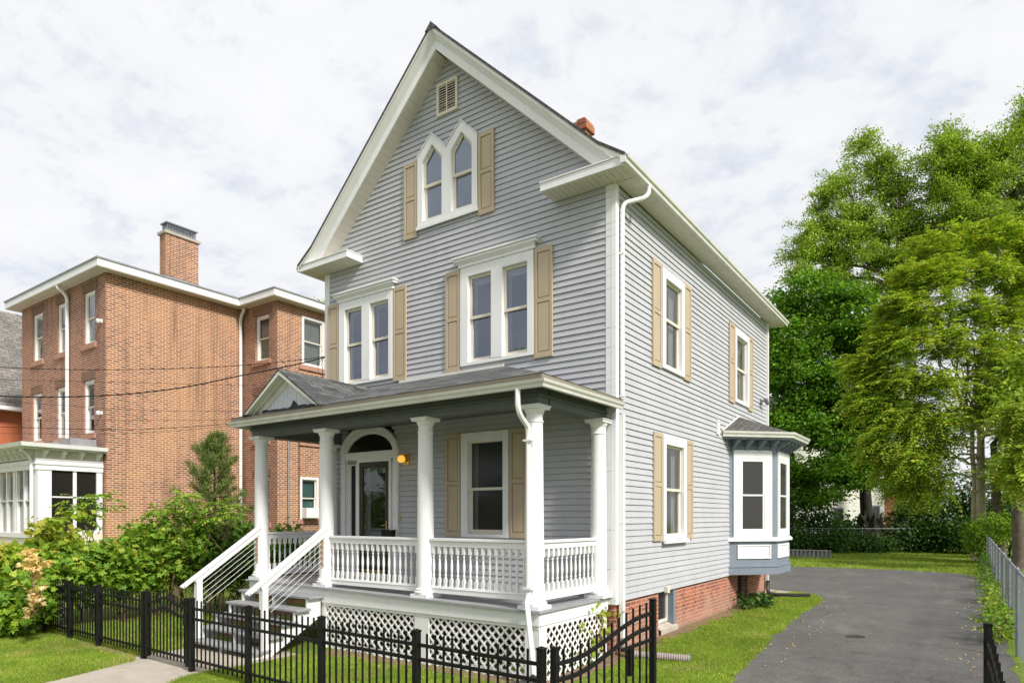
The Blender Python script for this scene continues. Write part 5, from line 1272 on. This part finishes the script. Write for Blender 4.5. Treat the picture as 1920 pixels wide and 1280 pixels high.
for (px, d, py, r_), lab in zip(spots, labs):
    zt = at(px, d, py).z; root = thing('undergrowth_bush', A(px, d), lab, 'bush', 'undergrowth along the back fence')
    m = MB(); b = at(px, d)
    for i in range(5): branch_mb(m, b+Vector((random.uniform(-.3, .3), random.uniform(-.3, .3), 0)), b+Vector((random.uniform(-r_, r_)*.7, random.uniform(-.5, .5), zt*.8)), .03, .008, .0, 5, .3, 5)
    m.build('stems', M['darkbark'], root)
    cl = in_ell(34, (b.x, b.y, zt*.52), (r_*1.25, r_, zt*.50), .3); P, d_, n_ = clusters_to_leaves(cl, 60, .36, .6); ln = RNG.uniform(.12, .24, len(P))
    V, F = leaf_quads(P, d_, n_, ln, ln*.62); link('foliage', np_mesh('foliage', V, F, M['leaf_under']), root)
# stump
b = at(1632, 40.6); ST = thing('tree_stump', tuple(b), 'dark broken tree stump with jagged top behind the back fence', 'stump')
m = MB(); n = 16; P = []
for k, (z, r_) in enumerate(((-.1, 1.0), (.5, .8), (1.2, .72), (1.6, .68))):
    for q in range(n):
        a_ = q*2*math.pi/n; rr = r_*(1+.12*math.sin(q*2.3+k)); zz = z+(random.uniform(0, .95) if k == 3 else 0); P.append((b.x+rr*math.cos(a_), b.y+rr*math.sin(a_), zz))
m.add(P, [(k*n+q, k*n+(q+1) % n, k*n+n+(q+1) % n, k*n+n+q) for k in range(3) for q in range(n)]); m.poly([(b.x+.6*math.cos(q*2*math.pi/n), b.y+.6*math.sin(q*2*math.pi/n), 1.3) for q in range(n)])
m.build('trunk', M['darkbark'], ST)
# back fence, houses behind
a_, b_ = at(1440, 39.6), at(1800, 38.4)
CB = thing('chain_link_fence', (0, 35.5, 0), 'sagging chain-link fence across the back of the lawn', 'fence', 'chain-link fences')
chain_fence(CB, (a_.x, a_.y), (b_.x, b_.y), 0, 1.42, 5, .16, .002)
WH = thing('white_house', tuple(at(1580, 50)), 'white clapboard house glimpsed between the tree trunks at the back', 'house')
c0, c1 = at(1440, 48), at(1657, 50.5); d_ = Vector((c1.x-c0.x, c1.y-c0.y, 0)); L_ = d_.length; d_ /= L_
WF = Frame((c0.x, c0.y), (d_.x, d_.y), (d_.y, -d_.x)); m = MB(WF); siding(m, .3, 85, lambda z: (0, L_)); m.box(0, L_, -6, -.02, -.2, 8.9); m.box(L_-.12, L_+.02, .0, .03, .2, 8.9); m.build('wall', M['oldwhite'], WH)
m = MB(WF); m.box(-.4, L_+.4, -6.4, .4, 8.91, 9.1); m.prism([(-.4, .4, 9.11), (-.4, -6.4, 9.11), (-.4, -3, 11.5)], (L_+.8, 0, 0)); m.build('roof', M['shingle'], WH)
for u0, u1, z0, z1 in ((L_-1.15, L_-.35, .9, 3.0), (L_-4.6, L_-3.7, 3.6, 5.4), (L_-4.6, L_-3.7, .9, 2.8), (L_-7.4, L_-6.5, 3.6, 5.4)):
    m = MB(WF); m.frame(u0, u1, z0, z1, .1, .017, .05); w_ = m.build('window', M['baygrey'], WH); m = MB(WF); m.box(u0+.08, u1-.08, .02, .03, z0+.08, z1-.08); m.build('pane', M['glass_dim'], w_)
OH = thing('red_brick_house', tuple(at(1690, 56)), 'red brick house far back, showing right of the stump tree', 'house')
c0, c1 = at(1652, 55), at(1700, 55); m = MB(); m.box(c0.x, c1.x+1, c0.y, c0.y+6, -.2, 4.2); m.build('wall', M['brick_found'], OH); m = MB(); m.prism([(c0.x-.4, c0.y-.4, 4.21), (c0.x-.4, c0.y+6.4, 4.21), (c0.x-.4, c0.y+3, 6.2)], (c1.x-c0.x+1.8, 0, 0)); m.build('roof', M['shingle'], OH)
# concrete blocks on the lawn
def block_mesh():
    m = MB(); w, d, h = .195, .20, .39     # standing on end, holes to the viewer
    for x in (-w/2+.017, w/2-.017): m.box(x-.017, x+.017, -d/2, d/2, 0, h)
    for z in (0, h-.035): m.box(-w/2+.0345, w/2-.0345, -d/2, d/2, z, z+.035)
    m.box(-w/2+.0345, w/2-.0345, .07, .09, .0355, h-.0355)
    o = m.build('concrete_block', M['block'], None, bevel=.004); me = o.data; bpy.data.objects.remove(o); return me
BM = block_mesh(); p0, p1 = at(1484, 2.1*FPX/(1043.5-HOR)), at(1554, 2.1*FPX/(1045.5-HOR)); nb = 10
ordn = ['leftmost', 'second', 'third', 'fourth', 'fifth', 'sixth', 'seventh', 'eighth', 'ninth', 'rightmost']
for i in range(nb):
    p = p0+(p1-p0)*i/(nb-1); o = link('concrete_block', BM, None, (p.x, p.y+random.uniform(-.02, .02), 0)); o.rotation_euler = (0, 0, math.atan2(p1.y-p0.y, p1.x-p0.x)+random.uniform(-.05, .05))
    tag(o, f'grey concrete block, {ordn[i]} in the row on the back lawn', 'concrete block', 'concrete blocks in a row on the lawn')
# ------------------------------------------------------------------ hedge of saplings on the left
def shrub(name, label, base, top, cl, per, spread, mat, size, kind='lobed', flat=.6, group='saplings along the side fence', bark='twig', nst=5, upb=.9, thick=.018, cat='shrub'):
    base = Vector(base); root = thing(name, tuple(base), label, cat, group); m = MB()
    for i in range(nst):
        p = cl[RNG.integers(len(cl))]; q = base+Vector((RNG.normal(0, .12), RNG.normal(0, .12), 0))
        branch_mb(m, q, (p[0], p[1], max(p[2], .4)), thick, .005, .05, 7, .25, 5)
    for p in cl[RNG.permutation(len(cl))[:int(len(cl)*.5)]]:
        branch_mb(m, (base.x+(p[0]-base.x)*.35, base.y+(p[1]-base.y)*.35, max(base.z+.1, p[2]-.45)), p, .009, .003, .05, 4, .3, 4)
    m.build('stems', M[bark], root)
    P, d, n = clusters_to_leaves(cl, per, spread, flat, upb, .5)
    k = P[:, 2] > base.z+.05; P, d, n = P[k], d[k], n[k]; ln = RNG.uniform(*size, len(P))
    if kind == 'lobed': V, F = leaf_lobed(P, d*np.array([1, 1, .6])+np.array([0, 0, -.25]), n, ln)
    elif kind == 'frond': V, F = fronds(P, d*np.array([1, 1, .4])+np.array([0, 0, .2]), ln)
    else: V, F = leaf_quads(P, d, n, ln, ln*.6)
    link('foliage', np_mesh('foliage', V, F, M[mat]), root); return root
def ell_cl(n, px, d, py0, py1, rx, ry=.6, shell=.25):
    zt, zb = at(px, d, py0).z, max(.05, at(px, d, py1).z); b = at(px, d); return in_ell(n, (b.x, b.y, (zt+zb)/2), (rx, ry, (zt-zb)/2), shell), tuple(b)
SH = [  # px, d, top, bottom, rx, n, per, label, mat, size
    (28, 12.1, 1045, 1190, .60, 70, 34, 'leafy maple sapling spilling over the lawn at the left edge, below the withered spray', 'leaf_shrub', (.09, .16)),
    (85, 12.9, 985, 1160, .50, 60, 34, 'maple sapling right behind the withered spray', 'leaf_shrub', (.09, .16)),
    (5, 12.6, 975, 1120, .62, 55, 28, 'pale leafed maple sapling at the left edge of the photo', 'leaf_lime', (.10, .17)),
    (105, 13.3, 925, 1140, .50, 62, 30, 'tall lime-tipped maple sapling in front of the glazed porch', 'leaf_lime', (.10, .17)),
    (160, 13.7, 985, 1135, .7, 80, 34, 'maple sapling behind the left end of the iron fence', 'leaf_shrub', (.09, .16)),
    (225, 14.0, 955, 1130, .75, 85, 34, 'bushy maple sapling between glazed porch and chain-link corner post', 'leaf_shrub', (.09, .16)),
    (285, 14.6, 935, 1120, .75, 85, 34, 'maple sapling around the chain-link corner post', 'leaf_shrub', (.09, .15)),
    (345, 15.0, 940, 1110, .75, 80, 34, 'sapling under the little pine', 'leaf_shrub', (.08, .15)),
    (400, 15.4, 945, 1112, .8, 80, 34, 'vine-covered sapling behind the left stair rail', 'leaf_vine', (.08, .14)),
    (452, 15.6, 950, 1112, .7, 70, 34, 'vine-covered sapling behind the left porch column', 'leaf_vine', (.08, .14)),
    (548, 16.4, 960, 1090, .8, 60, 30, 'green shrub showing between the two left porch columns', 'leaf_vine', (.08, .14)),
]
for px, d, t0, b0, rx, n, per, lab, mt, sz in SH:
    cl, b = ell_cl(n, px, d, t0+25, b0, rx, .55); shrub('maple_sapling', lab, (b[0], b[1], gz(b[0], b[1])), None, cl, per, .13, mt, sz, upb=.55)
# a few pinnate suckers rising out of the hedge
for px, d, py, lab in ((175, 14.0, 925, 'feathery sucker with compound leaves before the dark porch panes'), (330, 14.6, 925, 'feathery sucker arching below the little pine'), (420, 14.9, 935, 'feathery sucker arching left of the porch column')):
    t = at(px, d, py); b = at(px, d); cl = np.array([(t.x+RNG.normal(0, .25), t.y+RNG.normal(0, .2), t.z-RNG.uniform(.05, .5)) for _ in range(16)])
    shrub('pinnate_sucker', lab, (b.x, b.y, gz(b.x, b.y)), None, cl, 3, .08, 'leaf_shrub', (.28, .5), 'frond', group='suckers in the hedge', nst=4)
# withered spray hanging over the fence end
cl = []
for i in range(30):
    if i < 13: px, py = 62+RNG.normal(0, 13), 1048+RNG.normal(0, 11)
    elif i < 16: px, py = 66+RNG.normal(0, 2), 1068+6*(i-13)
    elif i < 27: px, py = 64+RNG.normal(0, 7), 1098+RNG.uniform(0, 36)
    else: px, py = 56+RNG.normal(0, 2), 1140+8*(i-27)
    cl.append(tuple(at(px, 11.15+RNG.normal(0, .06), py)))
cl = np.array(cl); shrub('withered_spray', 'hanging spray of withered straw-coloured leaves at the end of the iron fence', (cl[0][0], cl[0][1], cl[-1][2]-.05), None, cl, 13, .036, 'leaf_dead', (.05, .10), group=None, nst=2, thick=.006, cat='dead branch')
# small pine
b = at(402, 17.2); PI = thing('pine_tree', (b.x, b.y, 0), 'small scruffy pine growing against the brick wall', 'tree'); zt = at(402, 17.2, 812).z; m = MB(); cl = []
m.tube([(b.x, b.y, 0), (b.x+.03, b.y, zt*.5), (b.x, b.y, zt-.15)], [.05, .035, .01], 8)
for i in range(46):
    s_ = (i/46)**.8; z = .9+(zt-1.0)*s_; L_ = (1.5-1.3*s_)*RNG.uniform(.55, 1.1); a_ = i*2.4+RNG.normal(0, .3)
    e_ = (b.x+L_*math.cos(a_), b.y+L_*math.sin(a_), z+L_*.55); pts = branch_mb(m, (b.x, b.y, z-.05), e_, .014, .005, -.15, 5, .2, 5)
    for q in pts[2:]: cl.append(q)
cl.append((b.x, b.y, zt-.1)); cl = np.array(cl); m.build('trunk', M['darkbark'], PI)
P = np.repeat(cl, 95, 0)+RNG.normal(0, .055, (len(cl)*95, 3)); d = unit(RNG.normal(0, .6, (len(P), 3))+np.array([0, 0, .75])); ln = RNG.uniform(.08, .17, len(P))
V, F = leaf_quads(P, d, RNG.normal(size=P.shape), ln, np.full(len(P), .012), .1); link('crown', np_mesh('crown', V, F, M['leaf_pine']), PI)
# tree top seen over the brick house eave
bt = at(596, 40); tree('deciduous_tree', 'sprig of a tree top just over the right end of the brick house roof', tuple(bt), A(600, 40, 620), [lob(603, 40, 575, .5, .45, 1)], .2, 14, 26, .22, 'x', 'leaf_oak', 'bark', .6, (.12, .2), nbr=8)
# vine on the porch lattice, weeds by the drive fence and walls
cl = np.array([(-.10, -.16-.55*RNG.uniform()**1.3, .02+.75*RNG.uniform()) for _ in range(16)]+[(.02, -.02, .62), (-.12, -.9, .5), (-.1, -1.0, .15), (-.11, -.6, .08)])
shrub('climbing_vine', 'green vine climbing the side lattice of the porch', (-.09, -.3, gz(0, -.3)), None, cl, 4, .06, 'leaf_lime', (.07, .13), group=None, nst=3, thick=.006, cat='vine')
wl = ['green weeds at the foot of the chain-link fence, nearest the camera', 'weeds under the chain-link fence beside the drive gate leaf', 'weeds along the middle of the chain-link fence', 'low weeds further along the chain-link fence', 'weeds creeping onto the drive near the fence end', 'thick weeds around the foot of the pale twin stems']
for (y, n, r_), lab in zip(((4.6, 26, .5), (7.2, 24, .6), (10.5, 26, .9), (15, 34, 1.3), (20, 40, 1.5), (26, 60, 2.0)), wl):
    cl = np.array([(5.02-abs(RNG.normal(0, .11)), y+RNG.normal(0, r_), RNG.uniform(.05, .45)*(1 if y < 18 else 1.5)) for _ in range(n)]); shrub('weeds', lab, (4.95, y, 0), None, cl, 16, .10, 'leaf_shrub' if y < 14 else 'leaf_vine', (.06, .12), 'quad', group='weeds along the drive fence', nst=6, thick=.006, cat='weeds')
cl = np.array([(.15+RNG.uniform(0, .5), 6.6+RNG.normal(0, .45), RNG.uniform(.03, .22)) for _ in range(26)]); shrub('weeds', 'tuft of long weeds under the bay window', (.35, 6.6, 0), None, cl, 14, .08, 'leaf_under', (.07, .16), 'quad', group=None, nst=4, thick=.004, cat='weeds')
# ivy over the end of the drive fence
cl = np.concatenate([in_ell(60, A(1850, 29.5, 1000), (.9, .8, .8), .2), in_ell(50, A(1838, 30.4, 1010), (.5, .5, 1.0), .3), in_ell(40, A(1872, 27, 985), (.8, .6, .5), .3)]); shrub('ivy', 'ivy smothering the far end of the drive fence', A(1850, 29.6), None, cl, 30, .22, 'leaf_shrub', (.10, .18), 'quad', group=None, nst=6, cat='vine')

# ------------------------------------------------------------------ drain pipes
def corrugated(name, pts, r, mat, label):
    P = []; n = 70; pts = [Vector(p) for p in pts]
    seg = [0]; 
    for a, b in zip(pts, pts[1:]): seg.append(seg[-1]+(b-a).length)
    def pos(s):
        for i in range(len(pts)-1):
            if s <= seg[i+1]+1e-9: return pts[i].lerp(pts[i+1], (s-seg[i])/(seg[i+1]-seg[i]))
        return pts[-1]
    L_ = seg[-1]; n = int(L_/.0085); P, rs = [], []
    for i in range(n+1): P.append(tuple(pos(L_*i/n))); rs.append(r*(1.0 if (i//2) % 2 else .86))
    m = MB(); m.tube(P, rs, 14); o = m.build(name, M[mat], None); tag(o, label, 'drain pipe', 'corrugated drain pipes'); return o
def smooth(pts, k=8):
    out = []
    for i in range(len(pts)-1):
        p0, p1, p2, p3 = (Vector(pts[max(i-1, 0)]), Vector(pts[i]), Vector(pts[i+1]), Vector(pts[min(i+2, len(pts)-1)]))
        for q in range(k):
            t = q/k; out.append(.5*((2*p1)+(p2-p0)*t+(2*p0-5*p1+4*p2-p3)*t*t+(-p0+3*p1-3*p2+p3)*t**3))
    return out+[Vector(pts[-1])]
corrugated('drain_pipe', smooth([(.07, .13, .20), (.12, .06, .09), (.30, -.02, .02), (.55, .06, .005), (.80, .12, .005), (1.12, .22, .0)]), .062, 'pipe', 'mauve-grey corrugated drain pipe on the side lawn behind the drive gate')
corrugated('drain_pipe', smooth([(-.06, -2.20, .05), (-.08, -2.30, -.02), (-.25, -2.55, -.04), (-.7, -3.0, -.04), (-1.3, -3.5, -.04)]), .06, 'pipeblack', 'black corrugated drain pipe at the foot of the porch corner downspout')
corrugated('drain_pipe', smooth([(.05, 9.02, .42), (.06, 9.02, .12), (.25, 8.95, .06), (.6, 9.0, .06), (1.05, 9.25, .06)]), .055, 'pipeblack', 'dark corrugated drain pipe past the bay window at the back corner')

# ------------------------------------------------------------------ overhead wires
def wire(label, pts, r, sag=True):
    m = MB(); m.tube([tuple(p) for p in smooth(pts, 10)], r, 6, True); o = m.build('overhead_wire', M['wire'], None, smooth=True); tag(o, label, 'wire', 'overhead wires')
def wp(l): return [at(px, d, py) for px, d, py in l]
wire('upper service wire reaching the grey house corner beside the third-storey brick window', wp([(-220, 13.0, 668), (0, 13.4, 688), (200, 13.8, 693), (400, 14.1, 688), (540, 14.3, 677), (611, 14.25, 668)]), .008)
wire('thick black service cable crossing the brick house and passing over the porch pediment', wp([(-220, 13.0, 722), (0, 13.4, 742), (180, 13.8, 742), (330, 14.0, 728), (470, 14.2, 700), (560, 14.3, 682), (611, 14.25, 669)]), .014)
wire('thin wire just under the upper service wire', wp([(-220, 13.6, 700), (0, 14, 711), (250, 14.6, 717), (500, 15.5, 722), (640, 16.5, 712)]), .004)
wire('thin wire crossing just under the thick cable', wp([(-220, 13.6, 745), (0, 14, 752), (250, 14.6, 768), (450, 15.5, 771), (640, 16.5, 770)]), .004)
wire('thin wire at the height of the second-storey window rails', wp([(-220, 13.6, 780), (0, 14, 787), (200, 14.6, 788), (450, 15.5, 786), (640, 16.5, 775)]), .004)
wire('wire a little above the glazed porch roof', wp([(-220, 13.6, 795), (0, 14, 800), (200, 14.6, 805), (300, 14.9, 803), (440, 15.4, 793), (640, 16.5, 770)]), .007)
wire('lowest thin wire, skimming the glazed porch roof', wp([(-220, 13.6, 808), (0, 14, 812), (200, 14.6, 813), (330, 15, 807), (440, 15.4, 797), (640, 16.5, 775)]), .004)
m = MB(); m.tube([(W0-.04, -.03, 5.55)]+[(W0-.06-.04*math.sin(i), -.04-.02*math.cos(i*1.7), 5.5-.12*i) for i in range(1, 6)], .007, 5); m.tube([(W0-.05, -.03, 5.5), (W0-.22, -.05, 5.42), (W0-.2, -.05, 5.2), (W0-.04, -.03, 5.1)], .006, 5); m.build('service_cable', M['wire'], HOUSE)

# ------------------------------------------------------------------ grass blades
import bmesh
from mathutils.geometry import intersect_point_tri_2d
def inpoly(x, y, poly):
    c = np.zeros(len(x), bool); px, py = zip(*poly); n = len(poly); j = n-1
    for i in range(n):
        cond = ((py[i] > y) != (py[j] > y)) & (x < (px[j]-px[i])*(y-py[i])/(py[j]-py[i]+1e-12)+px[i]); c ^= cond; j = i
    return c
WALKP = [(-6.25, -2.6), (-6.25, -4.20), (-5.95, -4.35), (-5.55, -5.6), (-5.2, -7.5), (-3.3, -7.5), (-3.75, -5.3), (-4.35, -4.45), (-4.28, -3.6), (-4.28, -2.6)]
def fbm(x, y):
    return (np.sin(x*1.3+np.sin(y*1.1)*1.7)+np.sin(y*1.7+np.sin(x*.9)*2.1)+.7*np.sin(x*3.7+y*2.9+np.sin(y*4.1))+.5*np.sin(x*7.3-y*6.1))/3.2
def blades(n, x0, x1, y0, y1, h0, h1, w, fall=0.0):
    x = RNG.uniform(x0, x1, n); y = RNG.uniform(y0, y1, n); dry = fbm(x, y)
    jx, jy = x+RNG.normal(0, .035, n), y+RNG.normal(0, .035, n)
    ok = ~inpoly(jx, jy, drive) & ~inpoly(jx, jy, WALKP) & ~((x > W0) & (x < .10) & (y > -2.05) & (y < 9.3)) & ~((x > -6.5) & (x < -4.25) & (y > -3.4) & (y < -1.9))
    ok &= RNG.uniform(size=n) < np.clip(1.15-np.maximum(0, dry-.25)*1.4, .12, 1)
    edge = (np.abs(y-(-4.395-.027*(x-1.438))) < .10) & (x < -6.0); ok &= ~(edge & (RNG.uniform(size=n) < .75))
    ok &= ~((x < .36+.12*np.sin(y*3.1)+.1*np.sin(y*7.7)) & (x > 0) & (y > -2.2) & (RNG.uniform(size=n) < .93))
    ok &= ~((y > -2.32+.10*np.sin(x*5.3)) & (y < -1.9) & (x > -4.3) & (x < .1) & (RNG.uniform(size=n) < .85))
    x, y = x[ok], y[ok]; k = len(x); t = np.clip((y+2.5)/5, 0, 1); z = -.10+.10*t*t*(3-2*t)
    h = RNG.uniform(h0, h1, k)*(1+.35*fbm(x*2.3+5, y*2.1)); a = RNG.uniform(0, 2*np.pi, k); lean = RNG.normal(0, .55, (k, 2))
    b = np.stack([x, y, z], -1); s = np.stack([np.cos(a), np.sin(a), np.zeros(k)], -1)*w*RNG.uniform(.7, 1.4, (k, 1))
    tip = b+np.concatenate([lean*h[:, None], h[:, None]], 1); V = np.stack([b-s, b+s, tip], 1).reshape(-1, 3); F = np.arange(3*k).reshape(-1, 3); return V, F
parts = [blades(150000, -10.5, -3.3, -7.2, -4.0, .02, .05, .004), blades(70000, -10.5, -4.2, -4.2, -.5, .025, .06, .0045), blades(150000, -4.4, 2.0, -5.2, -1.9, .02, .05, .0038), blades(90000, -.05, 2.1, -2.3, 4.0, .02, .05, .0042), blades(50000, -.05, 1.7, 4.0, 10.4, .02, .055, .006), blades(70000, -9, 4.9, 20.0, 40, .03, .09, .016)]
Vs, Fs, o_ = [], [], 0
for V, F in parts: Vs.append(V); Fs.append(F+o_); o_ += len(V)
tag(link('grass', np_mesh('grass', np.concatenate(Vs), np.concatenate(Fs), M['blade'])), 'short green grass growing on the lawns', 'grass', None, 'stuff')

# fallen leaves and scraps on the ground
k = 420; lx = np.concatenate([RNG.uniform(-9.5, 2, 200), RNG.uniform(1.4, 2.3, 70), RNG.normal(4.75, .25, 150)]); ly = np.concatenate([RNG.uniform(-7, -2.2, 200), RNG.uniform(-3, 9, 70), RNG.uniform(-3, 19, 150)])
t = np.clip((ly+2.5)/5, 0, 1); lz = -.10+.10*t*t*(3-2*t)+RNG.uniform(.012, .03, k); P = np.stack([lx, ly, lz], -1); ln = RNG.uniform(.03, .065, k)
V, F = leaf_quads(P, unit(RNG.normal(0, 1, (k, 3))*np.array([1, 1, .08])), np.tile([0., 0, 1.], (k, 1))+RNG.normal(0, .2, (k, 3)), ln, ln*.6); tag(link('leaf_litter', np_mesh('leaf_litter', V, F, M['leaf_dead'])), 'small dry leaves scattered on lawn, walk and drive', 'leaf litter', None, 'stuff')
# ------------------------------------------------------------------ sky, sun, camera
w = bpy.data.worlds.new('World'); S.world = w; w.use_nodes = True; nt = w.node_tree; N, L = nt.nodes, nt.links
SUN = Vector((.90, -.25, .80)).normalized(); elev = math.asin(SUN.z); az = math.atan2(SUN.x, SUN.y)
sky = N.new('ShaderNodeTexSky'); sky.sky_type = 'NISHITA'; sky.sun_disc = False; sky.sun_elevation = elev; sky.sun_rotation = az; sky.air_density = 1.0; sky.dust_density = 1.5; sky.ozone_density = 1.5
tc = N.new('ShaderNodeTexCoord'); sp = N.new('ShaderNodeSeparateXYZ'); L.new(tc.outputs['Generated'], sp.inputs[0])
zz = math_n(nt, 'ADD', math_n(nt, 'MAXIMUM', sp.outputs[2], 0.0), .22)
cb = N.new('ShaderNodeCombineXYZ'); L.new(math_n(nt, 'DIVIDE', sp.outputs[0], zz), cb.inputs[0]); L.new(math_n(nt, 'DIVIDE', sp.outputs[1], zz), cb.inputs[1])
n1 = noise(nt, 6.5, 9, .62, cb.outputs[0], .15); n2 = noise(nt, 1.1, 5, .55, cb.outputs[0]); n3 = noise(nt, 17, 6, .6, cb.outputs[0], .1)
mixn = math_n(nt, 'ADD', math_n(nt, 'MULTIPLY', n1, .55), math_n(nt, 'ADD', math_n(nt, 'MULTIPLY', n2, .25), math_n(nt, 'MULTIPLY', n3, .20)))
cover = ramp(nt, mixn, [(.36, 0.0), (.50, 1.0)])
shade = ramp(nt, math_n(nt, 'ADD', math_n(nt, 'MULTIPLY', n2, .6), math_n(nt, 'MULTIPLY', n1, .4)), [(.34, (7.2, 7.45, 8.0)), (.48, (8.0, 8.1, 8.4)), (.64, (8.7, 8.73, 8.85))])
blue = mix(nt, sky.outputs[0], (6.6, 7.05, 8.0), .9)
col = mix(nt, blue, shade, cover)
bg = N['Background']; L.new(col, bg.inputs['Color']); bg.inputs['Strength'].default_value = .10
sl = bpy.data.lights.new('sun', 'SUN'); sl.energy = 4.3; sl.angle = R(9); sl.color = (1, .955, .88)
so = bpy.data.objects.new('sun', sl); COL.objects.link(so); so.rotation_euler = SUN.to_track_quat('Z', 'Y').to_euler(); so.location = (10, -10, 20)
cam = bpy.data.cameras.new('camera'); co = bpy.data.objects.new('camera', cam); COL.objects.link(co); S.camera = co
co.location = CAM; co.rotation_euler = (R(90), 0, YAW); cam.sensor_width = 36; cam.sensor_fit = 'HORIZONTAL'; cam.lens = FPX/1920*36; cam.shift_y = (HOR-640)/1920; cam.clip_end = 1500; cam.clip_start = .05
vs = S.view_settings; vs.view_transform = 'Standard'; vs.look = 'None'; vs.exposure = 0.17; vs.gamma = 1
S.cycles.max_bounces = 8; S.cycles.transparent_max_bounces = 12; S.cycles.use_denoising = True
